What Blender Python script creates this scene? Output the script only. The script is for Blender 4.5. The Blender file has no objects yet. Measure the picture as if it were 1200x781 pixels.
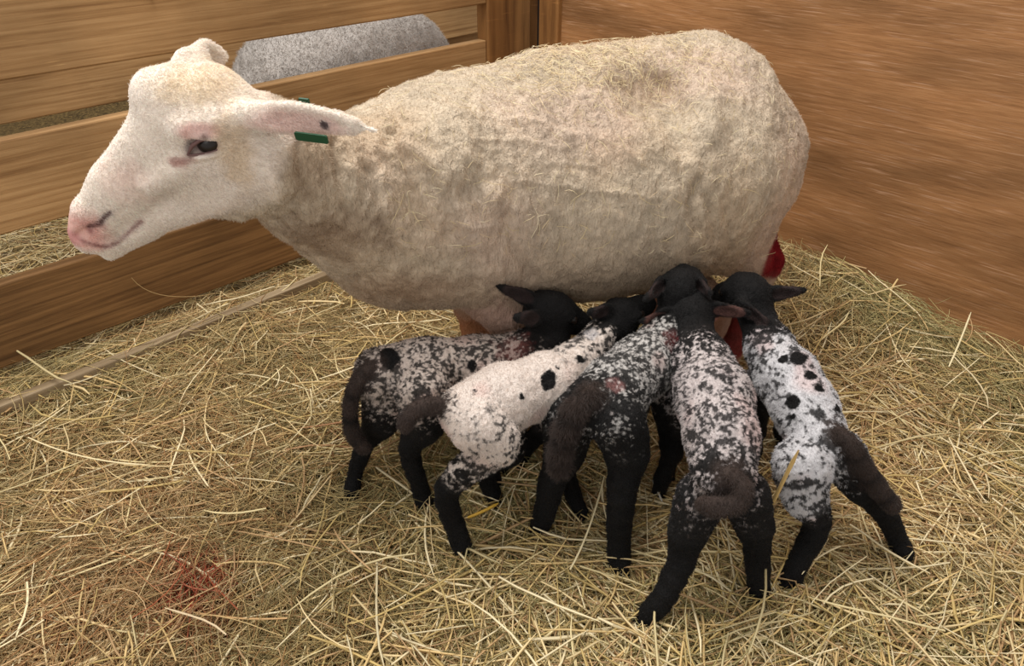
import bpy, math, random, time
import numpy as np
from mathutils import Vector, Matrix

# ------------------------------------------------------------------ camera, world, lights
sc = bpy.context.scene
COL = sc.collection
H = 0.98                       # camera height above the bedding
PITCH = math.radians(32.6)
F = 867.0                      # focal length in pixels of a 1200 px wide frame
cam_d = bpy.data.cameras.new('camera'); cam = bpy.data.objects.new('camera', cam_d); COL.objects.link(cam)
cam_d.sensor_width = 36.0; cam_d.lens = F / 1200 * 36; cam_d.clip_start = 0.02
cam.location = (0, 0, H); cam.rotation_euler = (math.pi/2 - PITCH, 0, 0)
sc.camera = cam

world = bpy.data.worlds.new('world'); sc.world = world; world.use_nodes = True
bg = world.node_tree.nodes['Background']
bg.inputs[0].default_value = (1.0, 0.965, 0.93, 1); bg.inputs[1].default_value = 0.58

def area(name, loc, target, size, power, color):
    l = bpy.data.lights.new(name, 'AREA'); l.shape = 'RECTANGLE'; l.size = size[0]; l.size_y = size[1]
    l.energy = power; l.color = color
    o = bpy.data.objects.new(name, l); COL.objects.link(o); o.location = loc
    o.rotation_euler = (Vector(target) - Vector(loc)).to_track_quat('-Z', 'Y').to_euler()
    return o
area('skylight', (-0.5, 1.35, 3.1), (0.1, 1.15, 0.2), (1.9, 1.4), 95, (1.0, 0.965, 0.925))
area('front_fill', (-1.2, -2.6, 2.2), (0.0, 1.2, 0.4), (2.4, 1.8), 27, (1.0, 0.975, 0.95))  # broad fill lamp added behind the camera to brighten the near sides

sc.view_settings.view_transform = 'Standard'; sc.view_settings.look = 'None'
sc.view_settings.gamma = 1.0; sc.view_settings.use_curve_mapping = False
sc.view_settings.exposure = 0.0

cp, sp = math.cos(PITCH), math.sin(PITCH)
def ray(px, py):
    yd = py - 390.5
    return np.array([px - 600.0, F*cp - yd*sp, -(F*sp + yd*cp)])
def W(px, py, Y):              # point of the vertical plane at distance Y
    r = ray(px, py); t = Y / r[1]
    return np.array([r[0]*t, Y, H + r[2]*t])
def G(px, py, z=0.0):          # point at height z
    r = ray(px, py); t = (z - H) / r[2]
    return np.array([r[0]*t, r[1]*t, z])
def project(P):
    P = np.asarray(P, float); v = P - np.array([0, 0, H])
    d = v[:, 1]*cp - v[:, 2]*sp
    u = v[:, 1]*sp + v[:, 2]*cp
    return 600 + F*v[:, 0]/d, 390.5 - F*u/d, d

# ------------------------------------------------------------------ numpy noise
def hash3(ix, iy, iz, seed=0):
    h = (ix.astype(np.int64)*374761393 + iy.astype(np.int64)*668265263 + iz.astype(np.int64)*2147483647 + seed*1274126177) & 0xffffffff
    h = ((h ^ (h >> 13)) * 1274126177) & 0xffffffff
    h = ((h ^ (h >> 15)) * 2246822519) & 0xffffffff
    return ((h ^ (h >> 16)) & 0xffffff) / float(0xffffff)
def noise(P, freq=1.0, seed=0):
    Q = np.asarray(P, float)*freq + 100.0
    I = np.floor(Q).astype(np.int64); f = Q - I; f = f*f*(3 - 2*f)
    r = 0
    for dx in (0, 1):
        for dy in (0, 1):
            for dz in (0, 1):
                w = (f[:, 0] if dx else 1-f[:, 0])*(f[:, 1] if dy else 1-f[:, 1])*(f[:, 2] if dz else 1-f[:, 2])
                r = r + w*hash3(I[:, 0]+dx, I[:, 1]+dy, I[:, 2]+dz, seed)
    return r
def fbm(P, freq=1.0, seed=0, o=3):
    r = 0; a = 1.0; s = 0
    for k in range(o):
        r = r + a*noise(P, freq*2.03**k, seed+k*7); s += a; a *= 0.5
    return r/s
def sm(x, a, b):
    t = np.clip((x-a)/(b-a), 0, 1); return t*t*(3-2*t)

# ------------------------------------------------------------------ tags and mesh building
def tag(o, label=None, cat=None, group=None, kind=None):
    if label: o['label'] = label
    if cat: o['category'] = cat
    if group: o['group'] = group
    if kind: o['kind'] = kind
    return o
def empty(name, loc):
    o = bpy.data.objects.new(name, None); COL.objects.link(o); o.location = loc; o.empty_display_size = 0.05
    return o
def make_mesh(name, V, Q, mat, parent=None, col=None, smooth=True, extra=None, origin=None):
    """V world positions (n,3); Q faces (m,3|4) ndarray; the object's origin is put at origin or its base."""
    V = np.asarray(V, float); Q = np.asarray(Q, np.int32)
    if origin is None:
        origin = np.array([V[:, 0].mean(), V[:, 1].mean(), V[:, 2].min()])
    L = V - origin
    me = bpy.data.meshes.new(name)
    me.vertices.add(len(L)); me.vertices.foreach_set('co', L.astype(np.float32).ravel())
    k = Q.shape[1]
    me.loops.add(Q.size); me.loops.foreach_set('vertex_index', Q.ravel())
    me.polygons.add(len(Q)); me.polygons.foreach_set('loop_start', np.arange(0, Q.size, k, dtype=np.int32))
    me.polygons.foreach_set('loop_total', np.full(len(Q), k, np.int32))
    me.polygons.foreach_set('use_smooth', np.full(len(Q), smooth, bool))
    if col is not None:
        a = me.attributes.new('Col', 'FLOAT_COLOR', 'POINT')
        c = np.ones((len(V), 4), np.float32); c[:, :3] = col; a.data.foreach_set('color', c.ravel())
    for nm, arr in (extra or {}).items():
        a = me.attributes.new(nm, 'FLOAT', 'POINT'); a.data.foreach_set('value', np.asarray(arr, np.float32))
    me.update(calc_edges=True)
    o = bpy.data.objects.new(name, me); COL.objects.link(o); me.materials.append(mat)
    if parent is not None:
        o.parent = parent; o.location = Vector(origin) - world_loc(parent)
    else:
        o.location = origin
    return o
def world_loc(o):
    v = Vector(o.location)
    while o.parent is not None:
        o = o.parent; v = v + Vector(o.location)
    return v

def spline(pts, radii, sub=5, *more):
    pts = np.array(pts, float); n = len(pts)
    E_ = np.concatenate([[2*pts[0]-pts[1]], pts, [2*pts[-1]-pts[-2]]])
    out = []; tt = []
    for i in range(n-1):
        p0, p1, p2, p3 = E_[i:i+4]
        for s in np.arange(sub)/sub:
            out.append(.5*((2*p1)+(p2-p0)*s+(2*p0-5*p1+4*p2-p3)*s*s+(3*p1-p0-3*p2+p3)*s**3)); tt.append(i+s)
    out.append(pts[-1]); tt.append(n-1)
    return np.array(out), list(np.interp(tt, np.arange(n), radii)), [list(np.interp(tt, np.arange(n), m)) for m in more]
# ------------------------------------------------------------------ implicit bodies
def mk_axis(lo, hi, h, fine=None, hf=None):
    a = [lo]
    while a[-1] < hi:
        x = a[-1]; a.append(x + (hf if fine and fine[0] <= x <= fine[1] else h))
    return np.array(a, np.float32)
class Body:
    def __init__(s, xs, ys, zs):
        s.xs, s.ys, s.zs = xs, ys, zs
        s.D = np.full((len(xs), len(ys), len(zs)), 0.5, np.float32)
        s.prims = []
    def _region(s, lo, hi):
        i = [np.searchsorted(s.xs, lo[0]), np.searchsorted(s.xs, hi[0])]
        j = [np.searchsorted(s.ys, lo[1]), np.searchsorted(s.ys, hi[1])]
        k = [np.searchsorted(s.zs, lo[2]), np.searchsorted(s.zs, hi[2])]
        sl = (slice(*i), slice(*j), slice(*k))
        return sl, s.xs[sl[0]][:, None, None], s.ys[sl[1]][None, :, None], s.zs[sl[2]][None, None, :]
    def _op(s, fn, lo, hi, k, sub=False):
        sl, X, Y, Z = s._region(lo, hi)
        if min(X.size, Y.size, Z.size) == 0: return
        d = fn(X, Y, Z).astype(np.float32)
        A = s.D[sl]
        if sub:
            h = np.clip(0.5 - 0.5*(A + d)/k, 0, 1)
            s.D[sl] = A*(1-h) - d*h + k*h*(1-h)
        else:
            h = np.clip(0.5 + 0.5*(A - d)/k, 0, 1)
            s.D[sl] = A*(1-h) + d*h - k*h*(1-h)
    def cap(s, a, b, ra, rb, k=0.01, dark=(0, 0), sub=False, sq=None):
        a = np.asarray(a, float); b = np.asarray(b, float)
        n, f = (None, 1.0) if sq is None else (np.asarray(sq[0], float)/np.linalg.norm(sq[0]), sq[1])
        st = (1/f - 1)
        def fn(X, Y, Z):
            qx, qy, qz = X-a[0], Y-a[1], Z-a[2]
            ba = b - a
            if n is not None:
                m = (qx*n[0] + qy*n[1] + qz*n[2])*st
                qx = qx + m*n[0]; qy = qy + m*n[1]; qz = qz + m*n[2]
                ba = ba + n*(ba @ n)*st
            bb = max(ba @ ba, 1e-9)
            t = np.clip((qx*ba[0] + qy*ba[1] + qz*ba[2])/bb, 0, 1)
            d = np.sqrt((qx - t*ba[0])**2 + (qy - t*ba[1])**2 + (qz - t*ba[2])**2) - (ra + (rb-ra)*t)
            return d*(0.5+0.5*f)
        r = max(ra, rb); pad = r*max(1, 1) + k + 0.02
        s._op(fn, np.minimum(a, b)-pad, np.maximum(a, b)+pad, k, sub)
        if not sub: s.prims.append((fn, dark, a, b))
    def chain(s, pts, radii, k=0.012, dark=None, sq=None):
        n = len(pts)
        dark = dark if dark is not None else [0]*n
        for i in range(n-1):
            s.cap(pts[i], pts[i+1], radii[i], radii[i+1], k, (dark[i], dark[i+1]), sq=sq)
    def ell(s, c, r, axes, k=0.01, dark=0, sub=False):
        c = np.asarray(c, float); A = [np.asarray(v, float)/np.linalg.norm(v) for v in axes]
        def fn(X, Y, Z):
            qx, qy, qz = X-c[0], Y-c[1], Z-c[2]
            k0 = 0; k1 = 0
            for v, rr in zip(A, r):
                m = qx*v[0] + qy*v[1] + qz*v[2]
                k0 = k0 + (m/rr)**2; k1 = k1 + (m/(rr*rr))**2
            k0 = np.sqrt(k0); k1 = np.sqrt(k1) + 1e-9
            return k0*(k0-1)/k1
        pad = max(r) + k + 0.015
        s._op(fn, c-pad, c+pad, k, sub)
        if not sub: s.prims.append((fn, (dark, dark), c, c+1e-4*A[0]))
    def darkness(s, V, soft=0.006):
        X, Y, Z = V[:, 0], V[:, 1], V[:, 2]
        num = np.zeros(len(V)); den = np.zeros(len(V))+1e-12
        for fn, dk, a, b in s.prims:
            d = fn(X, Y, Z); ba = b-a
            t = np.clip(((V-a) @ ba)/max(ba @ ba, 1e-9), 0, 1)
            w = np.exp(-np.clip(d, -0.02, 1)/soft)
            num += w*(dk[0] + (dk[1]-dk[0])*t); den += w
        return num/den
    def nets(s):
        D = s.D; nx, ny, nz = D.shape
        D[0] = D[-1] = 0.1; D[:, 0] = D[:, -1] = 0.1; D[:, :, 0] = D[:, :, -1] = 0.1
        ins = D < 0
        c = ins[:-1, :-1, :-1].astype(np.int8)
        cnt = np.zeros((nx-1, ny-1, nz-1), np.int8)
        for dx in (0, 1):
            for dy in (0, 1):
                for dz in (0, 1):
                    cnt += ins[dx:nx-1+dx, dy:ny-1+dy, dz:nz-1+dz]
        act = (cnt > 0) & (cnt < 8)
        I, J, K = np.nonzero(act)
        idx = np.full(act.shape, -1, np.int32); idx[I, J, K] = np.arange(len(I))
        P = np.zeros((len(I), 3)); n = np.zeros(len(I))
        ax = (s.xs.astype(float), s.ys.astype(float), s.zs.astype(float))
        for axis in range(3):
            for u in (0, 1):
                for v in (0, 1):
                    o0 = [0, 0, 0]; o1 = [0, 0, 0]
                    oth = [q for q in range(3) if q != axis]
                    o0[oth[0]] = o1[oth[0]] = u; o0[oth[1]] = o1[oth[1]] = v; o1[axis] = 1
                    d0 = D[I+o0[0], J+o0[1], K+o0[2]]; d1 = D[I+o1[0], J+o1[1], K+o1[2]]
                    m = (d0 < 0) != (d1 < 0)
                    t = np.where(m, d0/np.where(m, d0-d1, 1), 0)
                    for q, (A, base) in enumerate(zip(ax, (I, J, K))):
                        p0 = A[base+o0[q]]; p1 = A[base+o1[q]]
                        P[:, q] += np.where(m, p0 + (p1-p0)*t, 0)
                    n += m
        P /= n[:, None]
        quads = []
        a = ins[:-1, 1:-1, 1:-1]; b = ins[1:, 1:-1, 1:-1]
        i, j, k = np.nonzero(a != b); f = a[i, j, k]; j += 1; k += 1
        q = np.stack([idx[i, j-1, k-1], idx[i, j, k-1], idx[i, j, k], idx[i, j-1, k]], 1); q[~f] = q[~f][:, ::-1]; quads.append(q)
        a = ins[1:-1, :-1, 1:-1]; b = ins[1:-1, 1:, 1:-1]
        i, j, k = np.nonzero(a != b); f = a[i, j, k]; i += 1; k += 1
        q = np.stack([idx[i-1, j, k-1], idx[i-1, j, k], idx[i, j, k], idx[i, j, k-1]], 1); q[~f] = q[~f][:, ::-1]; quads.append(q)
        a = ins[1:-1, 1:-1, :-1]; b = ins[1:-1, 1:-1, 1:]
        i, j, k = np.nonzero(a != b); f = a[i, j, k]; i += 1; j += 1
        q = np.stack([idx[i-1, j-1, k], idx[i, j-1, k], idx[i, j, k], idx[i-1, j, k]], 1); q[~f] = q[~f][:, ::-1]; quads.append(q)
        Q = np.concatenate(quads)
        s.D = None
        return P, Q
def vnormals(V, Q):
    e = np.cross(V[Q[:, 2]]-V[Q[:, 0]], V[Q[:, 3]]-V[Q[:, 1]])
    N = np.zeros_like(V)
    for k in range(4): 
        for ax in range(3): N[:, ax] += np.bincount(Q[:, k], e[:, ax], len(V))
    return N/(np.linalg.norm(N, axis=1)[:, None]+1e-12)

def fur(name, V, Q, N, colr, length, parent, mat, count, rad=0.0003, lay=None, lift=0.6, jitter=0.5, seed=1, curl=0.0, keep=None, vary=0.15, pick=None):
    """short hair rooted on the surface; length per vertex in metres, lay = combing direction per vertex."""
    rng = np.random.default_rng(seed)
    A = np.linalg.norm(np.cross(V[Q[:, 2]]-V[Q[:, 0]], V[Q[:, 3]]-V[Q[:, 1]]), axis=1)
    if keep is not None: A = A*keep[Q[:, 0]]
    c = np.cumsum(A); f = np.searchsorted(c, rng.random(count)*c[-1]); f = np.clip(f, 0, len(Q)-1)
    u = rng.random((count, 1)); v = rng.random((count, 1))
    q = Q[f]
    bl = lambda X: (X[q[:, 0]]*(1-u)*(1-v) + X[q[:, 1]]*u*(1-v) + X[q[:, 2]]*u*v + X[q[:, 3]]*(1-u)*v)
    P = bl(V); n = bl(N); C = colr[q[:, 0]]
    if pick is not None:          # each hair is either pale or dark, by the local share of dark hairs
        pb = pick[0][q[:, 0]]; ch = rng.random(count) < (pb*1.3-.15)
        mixed = np.where(ch[:, None], pick[2][q[:, 0]], pick[1][q[:, 0]]); C = C*.45 + mixed*.55
    L = (length[q[:, 0]]*rng.uniform(0.6, 1.2, count))[:, None]
    jt = jitter if np.isscalar(jitter) else jitter[q[:, 0]][:, None]
    d = n*lift + rng.normal(0, 1, (count, 3))*jt
    if lay is not None: d = d + lay[q[:, 0]]
    d = d/np.linalg.norm(d, axis=1)[:, None]
    d2 = d + rng.normal(0, 1, (count, 3))*curl
    if lay is not None: d2 = d2 + lay[q[:, 0]]*0.5
    d2 = d2/np.linalg.norm(d2, axis=1)[:, None]
    P0 = P - n*0.0006; P1 = P + d*L*0.5; P2 = P1 + d2*L*0.5
    org = np.array(world_loc(parent))
    pts = (np.stack([P0, P1, P2], 1) - org).reshape(-1, 3)
    cu = bpy.data.hair_curves.new(name)
    cu.add_curves([3]*count)
    cu.attributes['position'].data.foreach_set('vector', pts.astype(np.float32).ravel())
    r = cu.attributes.get('radius') or cu.attributes.new('radius', 'FLOAT', 'POINT')
    r.data.foreach_set('value', np.tile(np.array([rad, rad*0.8, rad*0.25], np.float32), count))
    a = cu.attributes.new('Col', 'FLOAT_COLOR', 'CURVE')
    cc = np.ones((count, 4), np.float32); cc[:, :3] = np.clip(C*rng.uniform(1-vary, 1+vary, (count, 1)), 0, 1); a.data.foreach_set('color', cc.ravel())
    cu.materials.append(mat)
    o = bpy.data.objects.new(name, cu); COL.objects.link(o); o.parent = parent
    return o

# ------------------------------------------------------------------ materials
def srgb(r, g, b):
    f = lambda c: (c/255/12.92 if c/255 <= 0.04045 else ((c/255+0.055)/1.055)**2.4)
    return np.array([f(r), f(g), f(b)])
def new_mat(name):
    m = bpy.data.materials.new(name); m.use_nodes = True
    nt = m.node_tree; b = nt.nodes['Principled BSDF']
    return m, nt, b
def attr_mat(name, rough=0.85, spec=0.2, bump=None, sheen=0.0, sss=0.0, transl=0.0, anim=None):
    m, nt, b = new_mat(name)
    a = nt.nodes.new('ShaderNodeAttribute'); a.attribute_name = 'Col'
    nt.links.new(a.outputs['Color'], b.inputs['Base Color'])
    b.inputs['Roughness'].default_value = rough; b.inputs['Specular IOR Level'].default_value = spec
    if sheen: b.inputs['Sheen Weight'].default_value = sheen
    if sss:
        b.inputs['Subsurface Weight'].default_value = sss; b.inputs['Subsurface Scale'].default_value = 0.006
    if bump:
        tc = nt.nodes.new('ShaderNodeTexCoord')
        last = None
        for sc_, st in bump:
            n = nt.nodes.new('ShaderNodeTexNoise'); n.inputs['Scale'].default_value = sc_; n.inputs['Detail'].default_value = 4
            n.inputs['Distortion'].default_value = 0.6
            nt.links.new(tc.outputs['Object'], n.inputs['Vector'])
            bp = nt.nodes.new('ShaderNodeBump'); bp.inputs['Strength'].default_value = st; bp.inputs['Distance'].default_value = 0.004
            nt.links.new(n.outputs['Fac'], bp.inputs['Height'])
            if last: nt.links.new(last.outputs['Normal'], bp.inputs['Normal'])
            if anim:
                at = nt.nodes.new('ShaderNodeAttribute'); at.attribute_name = anim
                ml = nt.nodes.new('ShaderNodeMath'); ml.operation = 'MULTIPLY'; ml.inputs[1].default_value = st
                nt.links.new(at.outputs['Fac'], ml.inputs[0]); nt.links.new(ml.outputs[0], bp.inputs['Strength'])
                mpp = nt.nodes.new('ShaderNodeMapping'); mpp.inputs['Scale'].default_value = (1.25, 1.25, 0.6)
                nt.links.new(tc.outputs['Object'], mpp.inputs['Vector']); nt.links.new(mpp.outputs['Vector'], n.inputs['Vector'])
            last = bp
        nt.links.new(last.outputs['Normal'], b.inputs['Normal'])
    return m
M_skin = attr_mat('short_coat', 0.8, 0.15, [(260, 0.35), (90, 0.25)], sss=0.0)
M_fleece = attr_mat('fleece', 0.95, 0.08, [(190, 1.0), (80, 1.0)], anim='Wool')
M_hair = attr_mat('hair', 0.75, 0.12)
M_lhair = attr_mat('lamb_hair', 0.5, 0.32)
M_lambwool = attr_mat('lamb_wool', 0.8, 0.2, [(330, 0.6), (120, 0.4)])
M_straw = attr_mat('straw', 0.55, 0.35)
M_hay = attr_mat('hay', 0.75, 0.2)

def plain(name, c, rough=0.5, spec=0.5, metal=0.0, coat=0.0):
    m, nt, b = new_mat(name)
    n = nt.nodes.new('ShaderNodeTexNoise'); n.inputs['Scale'].default_value = 60
    mx = nt.nodes.new('ShaderNodeMix'); mx.data_type = 'RGBA'
    mx.inputs[6].default_value = (*(np.array(c)*0.85), 1); mx.inputs[7].default_value = (*np.minimum(np.array(c)*1.12, 1), 1)
    tc = nt.nodes.new('ShaderNodeTexCoord'); nt.links.new(tc.outputs['Object'], n.inputs['Vector'])
    nt.links.new(n.outputs['Fac'], mx.inputs[0]); nt.links.new(mx.outputs[2], b.inputs['Base Color'])
    b.inputs['Roughness'].default_value = rough; b.inputs['Specular IOR Level'].default_value = spec
    b.inputs['Metallic'].default_value = metal; b.inputs['Coat Weight'].default_value = coat
    return m
M_hoof = plain('hoof_horn', srgb(52, 44, 38), 0.5)
M_eye = plain('eye', srgb(34, 26, 22), 0.3, 0.4, coat=0.12)
M_tag = plain('green_tag', srgb(12, 72, 44), 0.45)
M_lid = plain('lid_skin', srgb(112, 82, 78), 0.6)
M_steel = plain('dark_steel', srgb(45, 40, 38), 0.5, metal=0.7)

def wood(name, c1, c2, c3, grain=(3.0, 60.0, 105.0), knots=True, bump=0.25, rough=0.65, wave=False, seed=0.0):
    """wood with the grain along local X"""
    m, nt, b = new_mat(name); N = nt.nodes; Lk = nt.links
    tc = N.new('ShaderNodeTexCoord'); mp = N.new('ShaderNodeMapping'); mp.inputs['Location'].default_value = (seed, seed*0.7, seed*1.3)
    mp.inputs['Scale'].default_value = grain; mp.inputs['Rotation'].default_value = (0, -0.21 if wave else 0.0, 0); Lk.new(tc.outputs['Object'], mp.inputs['Vector'])
    n1 = N.new('ShaderNodeTexNoise'); n1.inputs['Scale'].default_value = 1.0; n1.inputs['Detail'].default_value = 8; n1.inputs['Roughness'].default_value = 0.6
    n1.inputs['Distortion'].default_value = 0.25
    Lk.new(mp.outputs['Vector'], n1.inputs['Vector'])
    cr = N.new('ShaderNodeValToRGB'); e = cr.color_ramp.elements
    e[0].position = 0.30; e[0].color = (*c3, 1); e[1].position = 0.62; e[1].color = (*c1, 1)
    x = cr.color_ramp.elements.new(0.46); x.color = (*c2, 1)
    Lk.new(n1.outputs['Fac'], cr.inputs['Fac'])
    n2 = N.new('ShaderNodeTexNoise'); n2.inputs['Scale'].default_value = 3.0 if not wave else 1.0; n2.inputs['Detail'].default_value = 5
    mp2 = N.new('ShaderNodeMapping'); mp2.inputs['Scale'].default_value = (2.2, 2.2, 9.0) if wave else (1, 1, 1); mp2.inputs['Rotation'].default_value = (0, -0.21 if wave else 0.0, 0); mp2.inputs['Location'].default_value = (seed*2, 3, seed); Lk.new(tc.outputs['Object'], mp2.inputs['Vector']); Lk.new(mp2.outputs['Vector'], n2.inputs['Vector'])
    r2 = N.new('ShaderNodeMapRange'); r2.inputs[1].default_value = 0.35; r2.inputs[2].default_value = 0.65; r2.inputs[3].default_value = 0.62 if wave else 0.78; r2.inputs[4].default_value = 1.12
    Lk.new(n2.outputs['Fac'], r2.inputs[0])
    mul = N.new('ShaderNodeMix'); mul.data_type = 'RGBA'; mul.blend_type = 'MULTIPLY'; mul.inputs[0].default_value = 1
    Lk.new(cr.outputs['Color'], mul.inputs[6]); Lk.new(r2.outputs[0], mul.inputs[7])
    out = mul.outputs[2]; height = n1.outputs['Fac']
    if knots:
        vo = N.new('ShaderNodeTexVoronoi'); vo.inputs['Scale'].default_value = 1.0
        mp3 = N.new('ShaderNodeMapping'); mp3.inputs['Scale'].default_value = (2.6, 0.01, 6.5); mp3.inputs['Location'].default_value = (seed*3.1, 0, seed*1.7+0.3)
        Lk.new(tc.outputs['Object'], mp3.inputs['Vector']); Lk.new(mp3.outputs['Vector'], vo.inputs['Vector'])
        kr = N.new('ShaderNodeMapRange'); kr.inputs[1].default_value = 0.04; kr.inputs[2].default_value = 0.13; kr.inputs[3].default_value = 0.45; kr.inputs[4].default_value = 1.0
        Lk.new(vo.outputs['Distance'], kr.inputs[0])
        m3 = N.new('ShaderNodeMix'); m3.data_type = 'RGBA'; m3.blend_type = 'MULTIPLY'; m3.inputs[0].default_value = 1
        Lk.new(out, m3.inputs[6]); Lk.new(kr.outputs[0], m3.inputs[7]); out = m3.outputs[2]
    # pale scratches
    sc_ = N.new('ShaderNodeTexNoise'); sc_.inputs['Scale'].default_value = 1.0; sc_.inputs['Detail'].default_value = 2
    mp4 = N.new('ShaderNodeMapping'); mp4.inputs['Scale'].default_value = (18, 18, 260) if not wave else (11, 11, 270); mp4.inputs['Rotation'].default_value = (0, -0.21 if wave else 0.04, 0)
    Lk.new(tc.outputs['Object'], mp4.inputs['Vector']); Lk.new(mp4.outputs['Vector'], sc_.inputs['Vector'])
    sr = N.new('ShaderNodeMapRange'); sr.inputs[1].default_value = 0.66 if not wave else 0.56; sr.inputs[2].default_value = 0.80 if not wave else 0.64; sr.inputs[3].default_value = 0; sr.inputs[4].default_value = 0.42
    Lk.new(sc_.outputs['Fac'], sr.inputs[0])
    n6 = N.new('ShaderNodeTexNoise'); n6.inputs['Scale'].default_value = 4.0; n6.inputs['Detail'].default_value = 3; Lk.new(mp2.outputs['Vector'], n6.inputs['Vector'])
    r6 = N.new('ShaderNodeMapRange'); r6.inputs[1].default_value = 0.42; r6.inputs[2].default_value = 0.60; Lk.new(n6.outputs['Fac'], r6.inputs[0])
    mm = N.new('ShaderNodeMath'); mm.operation = 'MULTIPLY'; Lk.new(sr.outputs[0], mm.inputs[0]); Lk.new(r6.outputs[0], mm.inputs[1])
    m5 = N.new('ShaderNodeMix'); m5.data_type = 'RGBA'; Lk.new(mm.outputs[0], m5.inputs[0]); Lk.new(out, m5.inputs[6]); m5.inputs[7].default_value = (*(np.minimum(np.array(c1)*1.7, 0.8) if not wave else srgb(206, 166, 134)), 1)
    out = m5.outputs[2]
    Lk.new(out, b.inputs['Base Color'])
    b.inputs['Roughness'].default_value = rough; b.inputs['Specular IOR Level'].default_value = 0.25
    bp = N.new('ShaderNodeBump'); bp.inputs['Strength'].default_value = bump; bp.inputs['Distance'].default_value = 0.003
    Lk.new(height, bp.inputs['Height']); Lk.new(bp.outputs['Normal'], b.inputs['Normal'])
    return m
W1 = [wood('pine_board_%s' % nm, srgb(186, 148, 102), srgb(168, 130, 86), srgb(140, 104, 66), seed=sd)
      for nm, sd in (('a', 1.0), ('b', 4.2), ('c', 7.7), ('d', 11.3))]
M_boardlow = wood('worn_board', srgb(150, 112, 70), srgb(126, 92, 56), srgb(96, 68, 40), seed=5.5)
M_post = wood('post_wood', srgb(158, 112, 64), srgb(136, 94, 52), srgb(104, 68, 36), grain=(30, 30, 2.5), knots=False, seed=2.2)
M_grey = wood('weathered_plank', srgb(168, 148, 118), srgb(140, 120, 92), srgb(110, 92, 68), seed=9.1, knots=False)
M_ply = wood('plywood', srgb(170, 124, 82), srgb(161, 115, 74), srgb(146, 103, 66), grain=(12, 12, 150.0), knots=False, bump=0.5, rough=0.5, wave=True, seed=3.3)

# ------------------------------------------------------------------ the pen: fence line and plywood wall
fd = np.array([0.695, 0.719, 0]); fn_ = np.array([0.719, -0.695, 0])     # fence direction and the normal into the pen
FC = -1.717
F0 = np.array([-1.116, 1.316, 0.0])
wd = np.array([0.693, -0.721, 0]); wn = np.array([-0.721, -0.693, 0])
WP = np.array([1.15, 1.36, 0.0])

def box_mesh(L, T, Hh, bev=0.003, nx=1, warp=0.0, seed=0):
    """rounded-edge board, length along X, thickness along Y, height along Z; origin at centre base"""
    import bmesh
    bm = bmesh.new(); bmesh.ops.create_cube(bm, size=1)
    for v in bm.verts: v.co = Vector((v.co.x*L, v.co.y*T, (v.co.z+0.5)*Hh))
    if nx > 1:
        ed = [e for e in bm.edges if abs(e.verts[0].co.x-e.verts[1].co.x) > L*0.5]
        bmesh.ops.subdivide_edges(bm, edges=ed, cuts=nx)
    bmesh.ops.bevel(bm, geom=[e for e in bm.edges if e.calc_face_angle(0) > 0.5], offset=bev, segments=2, affect='EDGES', profile=0.5)
    r = random.Random(seed)
    ph = r.random()*6
    for v in bm.verts:
        v.co.z += warp*math.sin(v.co.x*2.3+ph); v.co.y += warp*math.sin(v.co.x*1.7+ph*2)
    return bm
def place_bm(name, bm, mat, loc, rz, parent=None, smooth=False):
    me = bpy.data.meshes.new(name); bm.to_mesh(me); bm.free(); me.materials.append(mat)
    o = bpy.data.objects.new(name, me); COL.objects.link(o)
    if parent is not None: o.parent = parent; o.location = Vector(loc)-world_loc(parent)
    else: o.location = loc
    o.rotation_euler = (0, 0, rz)
    for p in me.polygons: p.use_smooth = smooth
    return o
frz = math.atan2(fd[1], fd[0]); wrz = math.atan2(wd[1], wd[0])
def fence_pt(s, off, z):       # s metres along the fence from F0, off metres away from the pen
    return F0 + fd*s - fn_*off + np.array([0, 0, z])
S_END = 1.495                   # where the boards meet the corner post
TH = 0.034
def board(name, s0, s1, off, z0, z1, mat, label, cat='board', seed=1, nx=12):
    bm = box_mesh(s1-s0, TH, z1-z0, 0.004, nx, 0.002, seed)
    o = place_bm(name, bm, mat, fence_pt((s0+s1)/2, off+TH/2, z0), frz)
    tag(o, label, cat)
    return o
board('fence_board', -1.5, S_END, 0, 0.62, 0.815, W1[0], 'wide pine fence board on top, running above the ewe\'s head', seed=1)
board('fence_board', -1.5, S_END, 0, 0.332, 0.515, W1[1], 'middle pine fence board, passing behind the ewe\'s muzzle and forehead', seed=2)
board('fence_board', -1.5, S_END, 0, 0.042, 0.228, M_boardlow, 'lowest pine fence board, just above the hay, below the ewe\'s chin', seed=3)
# far board of the next pen
board('rear_fence_board', -1.6, 2.3, 0.82, 0.333, 0.57, W1[3], 'shaded brown board of the next pen, behind the grey sheep', seed=4)
board('rear_fence_board', -1.6, 2.3, 0.82, 0.575, 0.80, W1[2], 'upper brown board of the next pen, seen right of the grey sheep', seed=14)
board('rear_fence_board', 1.2, 2.4, 0.86, 0.10, 0.331, W1[1], 'low brown board end of the next pen, right of the grey sheep', seed=15)
bmk = box_mesh(2.75, 0.026, 0.09, 0.003, 14, 0.004, 6)
o = place_bm('kickboard', bmk, M_grey, tuple(fence_pt(-0.1, -0.135, -0.040)), frz); tag(o, 'thin weathered plank edge half buried in hay along the fence', 'plank')

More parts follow.
